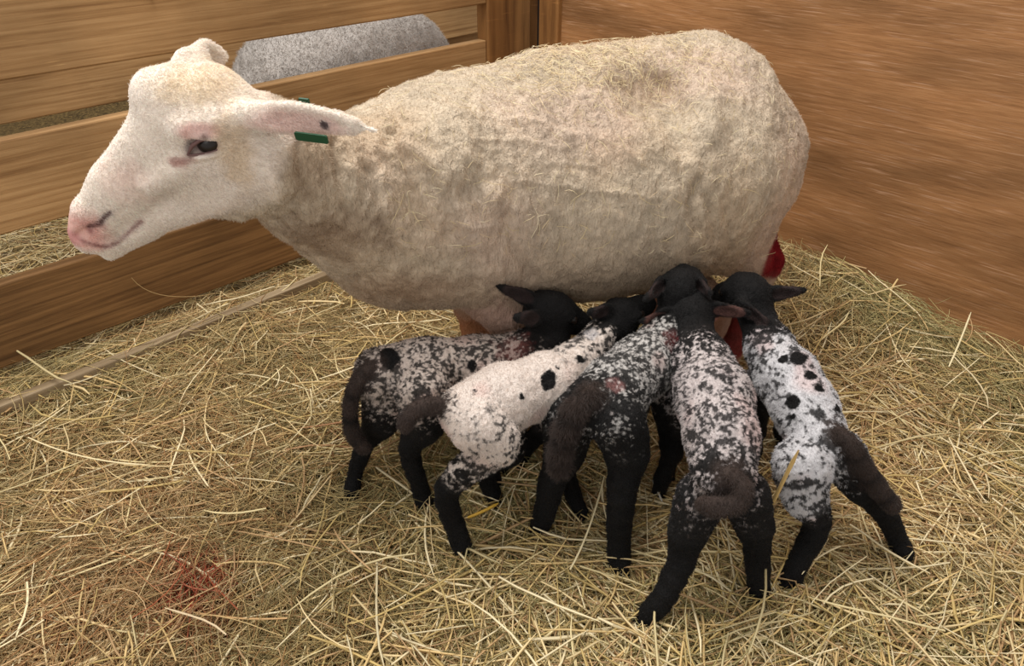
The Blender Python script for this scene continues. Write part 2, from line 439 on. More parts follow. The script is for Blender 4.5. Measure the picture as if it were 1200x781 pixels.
# corner post, plywood stud and bolt rod
post_c = fence_pt(S_END+0.096, 0.02, -0.05)
o = place_bm('corner_post', box_mesh(0.19, 0.05, 1.25, 0.005), M_post, tuple(post_c), frz); tag(o, 'upright brown corner post where the fence boards end', 'post')
stud = W(650, 20, 2.44)
o = place_bm('wall_stud', box_mesh(0.080, 0.06, 1.25, 0.005), M_post, (stud[0], stud[1], -0.05), wrz); tag(o, 'narrow upright stud between corner post and plywood wall', 'post')
rod = W(632, 20, 2.46)
def tube(points, radius, sides=8, closed_caps=True):
    P = np.asarray(points, float); n = len(P)
    R = np.full(n, radius) if np.isscalar(radius) else np.asarray(radius, float)
    T = np.gradient(P, axis=0); T /= np.linalg.norm(T, axis=1)[:, None]
    up = np.array([0.13, 0.2, 1.0]) if abs(T[:, 2]).mean() < 0.8 else np.array([1.0, 0.2, 0.1])
    A = np.cross(T, up); A /= np.linalg.norm(A, axis=1)[:, None]; B = np.cross(T, A)
    th = np.arange(sides)/sides*2*math.pi
    V = (P[:, None] + R[:, None, None]*(np.cos(th)[None, :, None]*A[:, None] + np.sin(th)[None, :, None]*B[:, None])).reshape(-1, 3)
    i = np.arange(n-1)[:, None]*sides; j = np.arange(sides)[None]; j2 = (j+1) % sides
    Q = np.stack([(i+j), (i+j2), (i+sides+j2), (i+sides+j)], -1).reshape(-1, 4)
    V = np.concatenate([V, P[[0]], P[[-1]]]); c0, c1 = len(V)-2, len(V)-1
    cap = [[c0, (k+1) % sides, k, k] for k in range(0)]
    return V, Q
V, Q = tube([(rod[0], rod[1], z) for z in np.linspace(0.45, 1.15, 8)], 0.006)
o = make_mesh('gate_rod', V, Q, M_steel); tag(o, 'thin dark metal rod in the gap beside the corner post', 'rod')

bp_ = W(634, 20, 2.62)  # post added to keep the bright background out of the gap
o = place_bm('gap_filler_post', box_mesh(0.20, 0.05, 1.3, 0.004), M_post, (bp_[0], bp_[1], -0.05), 0.0); tag(o, 'added post closing the gap behind the thin metal rod', 'post')
# plywood wall
wall_L = 3.4
wc = WP + wd*(-1.50 + wall_L/2) - wn*0.012
M = place_bm('wall_right', box_mesh(wall_L, 0.018, 1.6, 0.002, 20, 0.004, 8), M_ply, (wc[0], wc[1], -0.06), wrz)
M['kind'] = 'structure'

bw_ = fence_pt(0.6, 2.3, -0.05)
o = place_bm('wall_back', box_mesh(9.0, 0.04, 2.0, 0.004, 6), W1[3], tuple(bw_), frz); o['kind'] = 'structure'
# small black wire staple near the top of the upper board
sp0 = F0 + fd*0.515 + np.array([0, 0, .742]) + fn_*.002
V, Q = tube([sp0 + fn_*a + np.array([0, 0, b_]) + fd*c for a, b_, c in ((-.004, .018, -.004), (.004, .018, -.004), (.005, .004, -.001), (.005, -.006, .002), (-.004, -.007, .002))], .0022)
o = make_mesh('wire_staple', V, Q, M_steel); tag(o, 'small black staple driven into the top fence board', 'staple')
# ------------------------------------------------------------------ floor height
def hay_h(x, y):
    P = np.stack([x, y, 0*x], 1)
    h = (fbm(P, 3.2, 5)-0.5)*0.035 + (fbm(P, 11, 9)-0.5)*0.016
    dw = -(((x-WP[0])*(-wn[0]) + (y-WP[1])*(-wn[1])))        # distance in front of the plywood wall
    s = (x-WP[0])*wd[0] + (y-WP[1])*wd[1]
    peak = 0.045 + 0.075*np.exp(-((s+0.62)/0.38)**2)
    h = h + peak*np.exp(-(np.clip(dw, 0, 9)/0.20)**2)
    df = (x*fn_[0] + y*fn_[1]) - FC
    h = h + 0.02*np.exp(-((df-0.10)/0.14)**2)
    return h
xs = np.arange(-2.6, 2.6, 0.03); ys = np.arange(0.0, 4.2, 0.03)
X, Y = np.meshgrid(xs, ys, indexing='ij'); X = X.ravel(); Y = Y.ravel()
Z = hay_h(X, Y) - 0.028
nX, nY = len(xs), len(ys)
i, j = np.meshgrid(np.arange(nX-1), np.arange(nY-1), indexing='ij'); i = i.ravel(); j = j.ravel()
Qf = np.stack([i*nY+j, (i+1)*nY+j, (i+1)*nY+j+1, i*nY+j+1], 1)
Mf, nt, b = new_mat('trodden_hay')
tc = nt.nodes.new('ShaderNodeTexCoord'); n = nt.nodes.new('ShaderNodeTexNoise'); n.inputs['Scale'].default_value = 90; n.inputs['Detail'].default_value = 6
cr = nt.nodes.new('ShaderNodeValToRGB'); cr.color_ramp.elements[0].position = 0.35; cr.color_ramp.elements[0].color = (*srgb(70, 56, 32), 1)
cr.color_ramp.elements[1].position = 0.68; cr.color_ramp.elements[1].color = (*srgb(150, 128, 80), 1)
nt.links.new(tc.outputs['Object'], n.inputs['Vector']); nt.links.new(n.outputs['Fac'], cr.inputs['Fac']); nt.links.new(cr.outputs['Color'], b.inputs['Base Color'])
bp = nt.nodes.new('ShaderNodeBump'); bp.inputs['Strength'].default_value = 1; bp.inputs['Distance'].default_value = 0.01; nt.links.new(n.outputs['Fac'], bp.inputs['Height']); nt.links.new(bp.outputs['Normal'], b.inputs['Normal'])
b.inputs['Roughness'].default_value = 0.9
fl = make_mesh('floor', np.stack([X, Y, Z], 1), Qf, Mf); fl['kind'] = 'structure'

# ------------------------------------------------------------------ lambs
BLK = srgb(15, 14, 14); BRN = srgb(62, 51, 46); WHT = srgb(214, 202, 193); GRY = srgb(120, 112, 106)
def nrm(v): v = np.asarray(v, float); return v/np.linalg.norm(v)
def hoof_part(parent, ankle, toe, size):
    """cloven hoof: two claws side by side"""
    ankle = np.asarray(ankle); toe = np.asarray(toe)
    d = nrm(toe-ankle); fwdv = np.array([d[0], d[1], 0]); 
    if np.linalg.norm(fwdv) < 0.15: fwdv = np.array([0, 1, 0])
    fwdv = nrm(fwdv); side = np.cross(fwdv, [0, 0, 1])
    c = toe
    bx = Body(mk_axis(c[0]-size*2.4, c[0]+size*2.4, size/7), mk_axis(c[1]-size*2.4, c[1]+size*2.4, size/7), mk_axis(c[2]-size*2, c[2]+size*2.2, size/7))
    for sg in (-1, 1):
        o_ = c + side*sg*size*0.46
        bx.cap(o_ + np.array([0, 0, size*0.55]) - fwdv*size*0.15, o_ + fwdv*size*0.7 + np.array([0, 0, -size*0.1]), size*0.5, size*0.36, size*0.12)
        bx.cap(o_ + np.array([0, 0, -size*0.05]) - fwdv*size*0.3, o_ + fwdv*size*0.6 + np.array([0, 0, -size*0.12]), size*0.44, size*0.36, size*0.12)
    V, Q = bx.nets()
    return make_mesh('hoof', V, Q, M_hoof, parent)

def ball(name, c, r, mat, parent, axis=None, flat=1.0):
    th = np.linspace(0, math.pi, 13); ph = np.linspace(0, 2*math.pi, 21)[:-1]
    V = [[0, 0, 1]]
    for t in th[1:-1]:
        for p in ph: V.append([math.sin(t)*math.cos(p), math.sin(t)*math.sin(p), math.cos(t)])
    V.append([0, 0, -1]); V = np.array(V)*r
    Q = []
    n = len(ph)
    for k in range(n): Q.append([0, 1+k, 1+(k+1) % n, 1+(k+1) % n])
    for a in range(11-1):
        for k in range(n): Q.append([1+a*n+k, 1+(a+1)*n+k, 1+(a+1)*n+(k+1) % n, 1+a*n+(k+1) % n])
    # replace degenerate quads by a centre fan of true triangles is not needed for a closed look: skip poles
    Q = [q for q in Q if len(set(q)) == 4]
    return make_mesh(name, V+np.asarray(c), np.array(Q), mat, parent)

BR, LR = 0.91, 0.88
def lamb(label, P, spots=(), seed=0, tone=0.0, whiten=1.0):
    hsize = P.get('hsize', 1.0)
    t0 = time.time()
    allp = np.concatenate([np.array(v) for k, v in P.items() if k in ('spine', 'tail', 'hl', 'hr', 'fl', 'fr')] + [np.array([P['head'], P['muzzle']])] + [np.array([P['earL'][1], P['earR'][1]])])
    lo = allp.min(0)-0.075; hi = allp.max(0)+0.075; lo[2] = max(lo[2], -0.06)
    h = 0.0023
    B = Body(mk_axis(lo[0], hi[0], h), mk_axis(lo[1], hi[1], h), mk_axis(lo[2], hi[2], h))
    B.chain(P['spine'], [q*BR for q in P['spr']], 0.02, P['spd'])
    ld = P.get('legdark', 1.1)
    for key in ('hl', 'hr'):
        L = P[key]; n = len(L)
        rr = [q*LR for q in P.get(key+'r', [0.040, 0.030, 0.0175, 0.0145, 0.0150])[:n]]
        dd = P.get(key+'d', [ld*0.5, ld, 1.2, 1.3, 1.3][:n])
        Ls, rs, (ds,) = spline(L, rr, 3, dd)
        B.chain(Ls, rs, 0.005, ds)
        B.cap(L[0], L[1], rr[0], rr[1], 0.02, (dd[0], dd[1]))
        # hock point and knee fullness
        B.ell(np.array(L[2]), [0.0155, 0.0150, 0.0165], np.eye(3), 0.006, P.get(key+'d', [0, 0, 1.2])[2])
    for key in ('fl', 'fr'):
        L = P[key]; n = len(L)
        B.chain(L, [q*LR for q in P.get(key+'r', [0.032, 0.022, 0.0165, 0.0135, 0.0150])[:n]], 0.012, P.get(key+'d', [0.8, 1.1, 1.2, 1.3, 1.3][:n]))
        B.ell(np.array(L[2]), [0.0145]*3, np.eye(3), 0.008, 1.2)
    nt_ = len(P['tail'])
    Ts, tr_, _ = spline(P['tail'], [q*0.74 for q in P.get('tailr', list(np.linspace(0.0155, 0.0135, nt_)))], 5)
    B.chain(Ts, tr_, 0.003, [1.15]*len(Ts))
    # head
    hc = np.array(P['head']); mz = np.array(P['muzzle']); f = nrm(mz-hc); up = np.array(P.get('up', (0, 0, 1.0)))
    up = nrm(up - f*(up @ f)); sd = np.cross(f, up)
    s = hsize*0.93
    B.ell(hc, [0.047*s, 0.039*s, 0.041*s], (f, sd, up), 0.01, 1.3)
    B.cap(hc + f*0.018*s + up*0.004, hc + f*0.066*s - up*0.010*s, 0.030*s, 0.0205*s, 0.016, (1.3, 1.3), sq=(sd, 0.86))
    B.cap(hc + f*0.05*s - up*0.008*s, hc + f*0.088*s - up*0.018*s, 0.021*s, 0.017*s, 0.012, (1.3, 1.3))
    B.cap(hc - up*0.020*s, hc + f*0.078*s - up*0.030*s, 0.019*s, 0.0105*s, 0.012, (1.3, 1.3))
    for sg in (-1, 1):          # brow, cheek
        B.ell(hc + f*0.022*s + sd*sg*0.026*s + up*0.014*s, [0.016*s, 0.011*s, 0.011*s], (f, sd, up), 0.008, 1.3)
        B.ell(hc + f*0.041*s + sd*sg*0.0285*s + up*0.006*s, [0.010*s, 0.006*s, 0.007*s], (f, sd, up), 0.005, sub=True)
        B.ell(hc + f*0.097*s + sd*sg*0.009*s - up*0.012*s, [0.006*s, 0.003*s, 0.0035*s], (f, sd, up), 0.004, sub=True)
    B.cap(hc + f*0.080*s + sd*0.022*s - up*0.029*s, hc + f*0.080*s - sd*0.022*s - up*0.029*s, 0.0016, 0.0016, 0.003, sub=True)
    B.cap(hc - f*0.01, P['spine'][-1], 0.029, P['spr'][-1]*BR, 0.015, (1.3, P['spd'][-1]))
    ear_ax = []
    for key, sg in (('earL', -1), ('earR', 1)):
        b0, tip, wdir = [np.array(q, float) for q in P[key]]
        ax = nrm(tip-b0); wv = nrm(wdir - ax*(wdir @ ax)); nv = np.cross(ax, wv)
        if nv[1] > 0: nv = -nv
        ln = np.linalg.norm(tip-b0); mid = b0 + ax*ln*0.52
        B.cap(hc + (b0-hc)*0.6, b0 + ax*0.012, 0.012, 0.0095, 0.008, (1.3, 1.3))
        for k_ in range(6):
            t_ = (k_+.5)/6
            wk = 0.0175*s*min(1, .62+t_*1.5)*(1-t_)**.45
            B.ell(b0 + ax*ln*t_*.95 + nv*.004*math.sin(t_*3.1), [ln/6*1.2+.002, max(wk, .006), .0050], (ax, wv, nv), .005, 1.3)
        B.ell(b0 + ax*ln*.42 + nv*0.0095, [ln*0.36, 0.0110*s, 0.0065], (ax, wv, nv), 0.004, 0, sub=True)
        ear_ax.append((mid, ax, wv, nv, ln))
    V, Q = B.nets()
    N = vnormals(V, Q)
    # surface relief: crimped wool on the trunk, flat coat on legs and head
    dk = B.darkness(V)
    wool = 1 - sm(dk, 0.75, 1.2)
    crimp = (fbm(V, 150, seed, 2)-0.5)*0.0040*(0.3+0.7*wool) + (fbm(V, 45, seed+3, 2)-0.5)*0.004
    V = V + N*crimp[:, None]; N = vnormals(V, Q)
    # markings
    n1 = fbm(V, 85, seed+11, 2); n2 = fbm(V, 30, seed+5, 2); n3 = noise(V, 260, seed+2)
    thr = dk + tone
    fs = P.get('fs', 1.0)
    field = 0.30*fbm(V, 120*fs, seed+6, 2) + 0.18*fbm(V, 42, seed+8, 2) + 0.30*noise(V, 230*fs, seed+7) + 0.17*noise(V, 380, seed+2)
    rank = np.empty(len(V)); rank[np.argsort(field)] = np.arange(len(V))/len(V)
    blk = sm(thr - rank, -0.20, 0.16)*(.90+.09*sm(dk, .55, .8))
    blk = np.maximum(blk, sm(dk, 0.92, 1.12))
    px, py, dep = project(V)
    for (sx, sy, rx, ry, st) in spots:
        near = (abs(px-sx) < 6) & (abs(py-sy) < 6)
        if not near.any(): continue
        ii = np.nonzero(near)[0]; c = V[ii[np.argmin(dep[ii])]]
        sc_px = F/dep[ii].min()
        rr = np.sqrt((((px-sx)/rx)**2 + ((py-sy)/ry)**2)) + (n1-0.5)*0.55
        ok = np.linalg.norm(V-c, axis=1) < max(rx, ry)/sc_px*1.8
        m = (1-sm(rr, 0.85, 1.05))*ok
        blk = np.maximum(blk, m) if st > 0 else blk*(1-m)
    wt = P.get('white', WHT)*(0.90+0.2*n2[:, None])*whiten
    pinkish = (sm(noise(V, 22, seed+9), 0.6, 0.85)*0.25)[:, None]
    wt = wt*(1-pinkish) + srgb(214, 160, 150)*pinkish
    rust = sm(dk, 1.0, 1.15)[:, None]*0
    bk = BLK*(.6 + 1.4*(n2[:, None]))
    tl = np.zeros(len(V))
    for q in P['tail']: tl = np.maximum(tl, 1-sm(np.linalg.norm(V-np.array(q), axis=1), 0.012, 0.035))
    bk = bk*(1-tl[:, None]) + BRN*(0.7+0.6*n1[:, None])*tl[:, None]
    col = wt*(1-blk[:, None]) + bk*blk[:, None]; wt0, bk0 = wt, bk
    for (mid, ax, wv, nv, ln) in ear_ax:      # pinkish grey inside the ear
        q = V-mid
        m = ((q @ ax)/(ln*0.45))**2 + ((q @ wv)/0.013)**2
        m = (1-sm(m, 0.7, 1.1))*((q @ nv) > 0)*(abs(q @ nv) < 0.01)
        col = col*(1-0.6*m[:, None]) + P.get('earc', srgb(62, 48, 46))*0.6*m[:, None]
    for (c, r, cc, st) in P.get('stain', ()):
        m = (1-sm(np.linalg.norm(V-np.array(c), axis=1)/r + (n1-0.5)*0.9, 0.6, 1.1))*st
        col = col*(1-m[:, None]) + cc*m[:, None]
    base = np.array(P['spine']).mean(0); base[2] = 0
    root = empty('lamb', base); tag(root, label, 'lamb', 'newborn lambs suckling under the ewe')
    make_mesh('body', V, Q, M_lambwool, root, col)
    for sg in (-1, 1):
        ball('eye', hc + f*0.041*s + sd*sg*0.0245*s + up*0.006*s, 0.0078*s, M_eye, root)
    for key in ('hl', 'hr', 'fl', 'fr'):
        hoof_part(root, P[key][-2], np.array(P[key][-1]) + np.array([0, 0, -0.012]), 0.0150)
    # coat
    ax = nrm(np.array(P['spine'][0])-np.array(P['spine'][-1]))
    lay = np.tile(ax*0.35, (len(V), 1)); lay[:, 2] -= 0.5
    length = 0.0028 + 0.0012*wool + P.get('tailfur', 0.003)*tl
    fur('coat', V, Q, N, col, length, root, M_lhair, 110000, rad=0.00024, lay=lay, lift=0.6, jitter=0.45, seed=seed, curl=0.5, pick=(blk, wt0, bk0))
    print('lamb', round(time.time()-t0, 1), len(V))
    return root

def leg(*a): return [np.array(q, float) for q in a]
Zv = np.array([0, 0, 1.0])
# 1: leftmost, speckled, black patch on the rump, head under the ewe's brisket
l1 = dict(
    spine=[W(447, 437, .985), W(500, 432, 1.01), W(560, 430, 1.05), W(612, 420, 1.07), W(645, 392, 1.09)],
    spr=[0.048, 0.053, 0.056, 0.048, 0.034], spd=[.34, .38, .42, .55, 1.1],
    hl=[W(452, 458, 1.0), W(447, 492, 1.005), W(428, 520, 1.01), W(417, 555, 1.0), G(412, 578, .012)],
    hr=[W(495, 458, .955), W(498, 495, .955), W(480, 525, .95), W(492, 570, .95), G(499, 592, .012)],
    hrr=[.045, .033, .019, .0155, .016],
    white=srgb(206, 192, 182),
    fl=[W(590, 460, 1.11), W(592, 490, 1.12), W(590, 520, 1.11), W(588, 540, 1.10), G(588, 552, .012)],
    fr=[W(575, 465, 1.02), W(572, 500, 1.02), W(574, 530, 1.01), W(577, 562, .99), G(580, 585, .012)],
    tail=[W(436, 430, .965), W(419, 448, .95), W(411, 475, .945), W(413, 505, .945), W(427, 525, .945)],
    tailr=[.015, .0145, .0145, .0155, .0135],
    head=W(643, 366, 1.10), muzzle=W(692, 372, 1.13), up=(-.15, -.2, 1),
    earL=(W(626, 352, 1.09), W(585, 336, 1.06), (-.2, 0, 1)), earR=(W(630, 372, 1.06), W(604, 372, 1.02), (0, .1, 1)), fs=1.15,
    stain=[(W(605, 408, 1.03), .04, srgb(120, 60, 55), .5)])
lamb('speckled white lamb, leftmost, with a round black rump patch and long hanging tail', l1,
     spots=[(457, 420, 12, 14, 1), (553, 428, 6, 8, 1)], seed=21)
# 2: the white one in front
l2 = dict(
    spine=[W(548, 482, .87), W(590, 467, .90), W(640, 452, .95), W(672, 430, 1.0), W(700, 397, 1.06)],
    spr=[0.046, 0.054, 0.054, 0.040, 0.026], spd=[.0, -.05, .02, .22, .55],
    hl=[W(585, 490, .94), W(594, 525, .95), W(570, 548, .96), W(574, 572, .96), G(582, 587, .012)],
    hr=[W(563, 498, .845), W(580, 520, .84), W(525, 572, .845), W(533, 615, .845), G(545, 648, .012)],
    hrd=[.1, .42, 1.15, 1.3, 1.3], hrr=[.045, .034, .0205, .0175, .018],
    fl=[W(655, 475, 1.0), W(640, 500, 1.03), W(620, 520, 1.06), W(612, 535, 1.06), G(608, 548, .012)],
    fr=[W(655, 478, .93), W(652, 510, .93), W(662, 545, .94), W(672, 580, .94), G(680, 600, .012)],
    tail=[W(526, 476, .86), W(505, 475, .85), W(485, 482, .845), W(474, 498, .84)], tailr=[.014, .0155, .0155, .013],
    head=W(722, 378, 1.11), muzzle=W(765, 342, 1.17), up=(-.4, -.5, 1),
    earL=(W(712, 362, 1.09), W(690, 366, 1.06), (.3, 0, 1)), earR=(W(712, 390, 1.08), W(683, 392, 1.05), (0, 0, 1)),
    stain=[(W(693, 390, 1.04), .016, srgb(190, 185, 185), .8), (W(678, 396, 1.03), .012, BLK, .9)])
lamb('mostly white lamb with few dark spots, hind leg bent, second from the left', l2,
     spots=[(643, 446, 9, 13, 1), (626, 433, 3.5, 4, 1), (612, 464, 4, 5, 1), (558, 457, 4, 3, 1), (533, 470, 4, 3, 1), (682, 420, 7, 7, 1), (655, 430, 5, 4, 1)], seed=33, tone=-.06, whiten=1.08)
# 3: grey speckled with hanging fluffy tail
l3 = dict(
    spine=[W(697, 475, .875), W(722, 455, .92), W(752, 430, .985), W(778, 402, 1.05), W(795, 365, 1.10)],
    spr=[0.050, 0.054, 0.054, 0.044, 0.034], fs=1.25, spd=[.78, .60, .55, .70, 1.2],
    hl=[W(668, 488, .90), W(662, 530, .90), W(648, 562, .885), W(640, 595, .885), G(631, 622, .012)],
    hr=[W(722, 490, .85), W(735, 530, .845), W(728, 580, .82), W(725, 632, .815), G(727, 668, .012)],
    hld=[.9, 1.1, 1.3, 1.3, 1.3], hrd=[.9, 1.1, 1.3, 1.3, 1.3], hlr=[.042, .031, .0235, .0195, .018], hrr=[.042, .032, .0235, .020, .018],
    fl=[W(745, 460, 1.04), W(742, 500, 1.05), W(740, 530, 1.04), W(738, 550, 1.03), G(738, 560, .012)],
    fr=[W(778, 450, .99), W(782, 490, 1.0), W(785, 520, 1.0), W(782, 545, 1.0), G(782, 560, .012)],
    tailfur=.012, white=srgb(190, 186, 182),
    tail=[W(692, 462, .85), W(675, 478, .83), W(664, 502, .825), W(658, 528, .825), W(656, 550, .825)],
    tailr=[.016, .018, .0195, .0185, .013],
    head=W(798, 338, 1.12), muzzle=W(822, 318, 1.20), up=(0, -.8, .6),
    earL=(W(776, 330, 1.12), W(756, 350, 1.05), (.2, .6, .45)), earR=(W(818, 328, 1.12), W(834, 344, 1.07), (-.2, .6, .5)),
    stain=[(W(720, 450, .87), .018, srgb(200, 140, 136), .28), (W(790, 405, 1.0), .03, srgb(110, 40, 40), .5)])
lamb('grey speckled middle lamb with a fluffy dark tail hanging beside straight hind legs', l3, seed=47)
# 4: back towards the viewer
l4 = dict(
    spine=[W(848, 556, .745), W(845, 510, .80), W(836, 465, .88), W(822, 428, .965), W(812, 390, 1.05)],
    spr=[0.046, 0.051, 0.058, 0.050, 0.034], spd=[.74, .44, .48, .78, 1.2],
    hl=[W(822, 582, .75), W(806, 622, .745), W(797, 662, .73), W(772, 708, .71), G(752, 728, .012)],
    hr=[W(872, 578, .765), W(884, 615, .77), W(887, 645, .762), W(889, 680, .757), G(890, 698, .012)],
    hld=[.95, 1.1, 1.3, 1.3, 1.3], hrd=[.95, 1.1, 1.3, 1.3, 1.3], hlr=[.034, .026, .0215, .018, .0175], hrr=[.034, .025, .020, .018, .0175],
    white=srgb(200, 190, 188), fs=1.15, earc=srgb(130, 92, 84),
    fl=[W(800, 470, .96), W(797, 500, .97), W(788, 530, .97), W(776, 560, .965), G(772, 580, .012)],
    fr=[W(840, 470, .93), W(842, 510, .93), W(838, 545, .93), W(836, 572, .93), G(835, 588, .012)],
    tail=[W(856, 556, .715), W(870, 572, .700), W(862, 590, .692), W(840, 594, .690), W(822, 590, .695)],
    tailr=[.015, .0155, .0165, .0155, .012],
    head=W(808, 368, 1.09), muzzle=W(802, 345, 1.20), up=(0, -.3, 1), hsize=1.14,
    earL=(W(783, 366, 1.075), W(752, 376, 1.06), (0, -.2, 1)), earR=(W(832, 360, 1.075), W(876, 366, 1.06), (0, -.2, 1)),
    stain=[(W(790, 410, 1.0), .022, srgb(140, 40, 45), .5)])
lamb('dark lamb with a salt-and-pepper back standing rump first, hind legs spread wide at the front', l4, seed=59)
# 5: rightmost
l5 = dict(
    spine=[W(957, 510, .865), W(943, 478, .91), W(922, 442, .97), W(902, 408, 1.04), W(888, 375, 1.10)],
    spr=[0.047, 0.050, 0.051, 0.040, 0.031], spd=[.20, .20, .30, .62, 1.2],
    hl=[W(940, 545, .82), W(942, 580, .81), W(958, 612, .80), W(938, 655, .785), G(922, 686, .012)],
    hr=[W(985, 532, .86), W(1012, 572, .86), W(1036, 600, .855), W(1052, 632, .85), G(1060, 650, .012)],
    hld=[.25, .42, 1.2, 1.3, 1.3], hrd=[.6, 1.1, 1.3, 1.3, 1.3], hlr=[.042, .031, .022, .018, .0175], hrr=[.036, .025, .019, .0165, .016],
    white=srgb(204, 202, 204), fs=.8,
    fl=[W(896, 440, 1.04), W(890, 475, 1.06), W(886, 505, 1.06), W(884, 525, 1.06), G(882, 540, .012)],
    fr=[W(925, 455, 1.08), W(922, 485, 1.11), W(918, 505, 1.11), W(918, 515, 1.11), G(918, 524, .012)],
    tail=[W(978, 505, .845), W(998, 522, .83), W(1012, 546, .825), W(1028, 570, .82), W(1046, 592, .815)],
    tailr=[.0155, .0155, .0155, .0175, .016],
    head=W(876, 345, 1.14), muzzle=W(846, 338, 1.20), up=(.1, -.4, 1),
    earL=(W(866, 356, 1.09), W(904, 380, 1.05), (0, -.1, 1)), earR=(W(898, 344, 1.13), W(941, 340, 1.12), (0, .1, 1)))
lamb('black-and-white blotched lamb with black head, rightmost, nearest the plywood wall', l5,
     spots=[(929, 472, 9, 9, 1), (929, 488, 5, 5, 1), (985, 512, 14, 12, 1), (950, 440, 9, 6, 1), (960, 455, 8, 5, 1), (985, 478, 8, 6, 1), (995, 490, 6, 8, 1), (918, 420, 7, 6, 1), (935, 420, 12, 8, 1)],
     seed=71, tone=.02)

# ------------------------------------------------------------------ the ewe
t0 = time.time()
HY = 0.955                      # plane of the head
E = Body(mk_axis(-0.66, 0.62, 0.0045, (-0.66, -0.15), 0.0028), mk_axis(0.80, 1.72, 0.0050, (0.80, 1.06), 0.0030), mk_axis(-0.03, 0.86, 0.0045, (0.50, 0.80), 0.0030))
def HW(px, py, lat=0.0): return W(px, py, HY) + np.array([0, -lat, 0]) + np.array([0, (px-200)*0.00025, 0])
up3 = np.eye(3)
# trunk
E.chain([W(465, 228, 1.17), W(525, 222, 1.23), W(600, 216, 1.30), W(690, 215, 1.35), W(775, 205, 1.39), W(832, 190, 1.42)],
        [0.148, 0.184, 0.200, 0.208, 0.202, 0.176], 0.04)
E.cap(W(590, 238, 1.29), W(750, 226, 1.36), 0.178, 0.178, 0.05)          # belly barrel
E.cap(W(826, 158, 1.43), W(870, 186, 1.45), 0.162, 0.098, 0.04)         # rump
E.cap(W(812, 108, 1.45), W(640, 122, 1.38), 0.105, 0.095, 0.05)          # loin
for s_ in (-1, 1):
    E.ell(W(815, 120, 1.40 + s_*0.0) + np.array([0.0, s_*0.10+0.02, 0.0]), [.060, .045, .045], up3, 0.04)   # hip bones
    E.ell(W(900, 158, 1.46) + np.array([0, s_*0.05, 0]), [.045, .035, .045], up3, 0.04)                       # pin bones
E.cap(W(906, 156, 1.47), W(911, 178, 1.48), 0.034, 0.024, 0.02)          # docked tail
E.ell(W(768, 103, 1.26), [.050, .050, .040], up3, 0.06, sub=True)        # hollow in front of the hip
# thighs
for yo in (-0.085, 0.095):
    E.cap(W(838, 205, 1.43+yo), W(846, 262, 1.42+yo), 0.112, 0.082, 0.05)
    E.cap(W(852, 262, 1.42+yo), W(876, 300, 1.40+yo), 0.080, 0.048, 0.04)
nh = [W(874, 285, 1.36), W(894, 306, 1.37), W(876, 365, 1.36), W(856, 410, 1.355), G(850, 432, .01)]
E.chain(nh, [.060, .036, .023, .021, .024], .02)
fh = [W(866, 285, 1.50), W(880, 310, 1.52), W(862, 355, 1.51), W(850, 380, 1.505), G(848, 398, .01)]
E.chain(fh, [.060, .036, .023, .021, .024], .02)
# udder
E.ell(W(800, 352, 1.40), [.085, .080, .07], up3, .03)
E.cap(W(782, 378, 1.34), W(778, 392, 1.33), .018, .010, .01)
# chest, shoulder, forelegs
E.cap(W(425, 238, 1.10), W(470, 255, 1.19), 0.105, 0.130, 0.05)
E.ell(W(470, 285, 1.16), [.12, .10, .10], up3, .06)
E.cap(W(505, 190, 1.12), W(545, 290, 1.15), 0.085, 0.080, 0.06)          # near shoulder blade
nf = [W(560, 290, 1.15), W(585, 345, 1.17), W(603, 395, 1.20), W(610, 425, 1.205), G(613, 448, .01)]
E.chain(nf, [.080, .052, .031, .024, .027], .03)
ff = [W(535, 300, 1.30), W(555, 350, 1.33), W(560, 385, 1.335), W(562, 405, 1.335), G(564, 425, .01)]
E.chain(ff, [.070, .042, .029, .023, .026], .03)
# neck
E.chain([W(270, 150, .965), W(325, 186, 1.0), W(385, 212, 1.06), W(450, 226, 1.14)], [.056, .076, .092, .112], .03)
E.cap(W(320, 222, 1.0), W(400, 265, 1.09), .038, .065, .04)
# head (profile to the left)
lat = (0, 1, 0)
E.cap(HW(240, 130), HW(208, 130), .057, .050, .012, sq=(lat, .92))        # brain case
E.cap(HW(202, 108), HW(184, 108), .033, .030, .012, sq=(lat, 1.0))        # woolly forehead bump
E.cap(HW(238, 180), HW(258, 195), .072, .068, .02, sq=(lat, .72))        # cheeks
E.cap(HW(208, 160), HW(148, 216), .060, .038, .02, sq=(lat, .74))        # face
E.cap(HW(148, 216), HW(121, 254), .038, .029, .015, sq=(lat, .82))       # nose
E.cap(HW(180, 152), HW(113, 234), .025, .015, .012)                       # nasal bridge
E.cap(HW(112, 240), HW(107, 262), .020, .018, .008, sq=(lat, 1.2))      # nose pad
E.cap(HW(112, 272), HW(135, 274), .019, .020, .008, sq=(lat, 1.05))      # upper lip
E.cap(HW(134, 288), HW(172, 262), .012, .018, .008, sq=(lat, .95))       # chin
E.cap(HW(160, 262), HW(262, 222), .018, .036, .015, sq=(lat, .9))         # lower jaw
E.cap(HW(262, 222), HW(300, 200), .042, .050, .02, sq=(lat, .9))
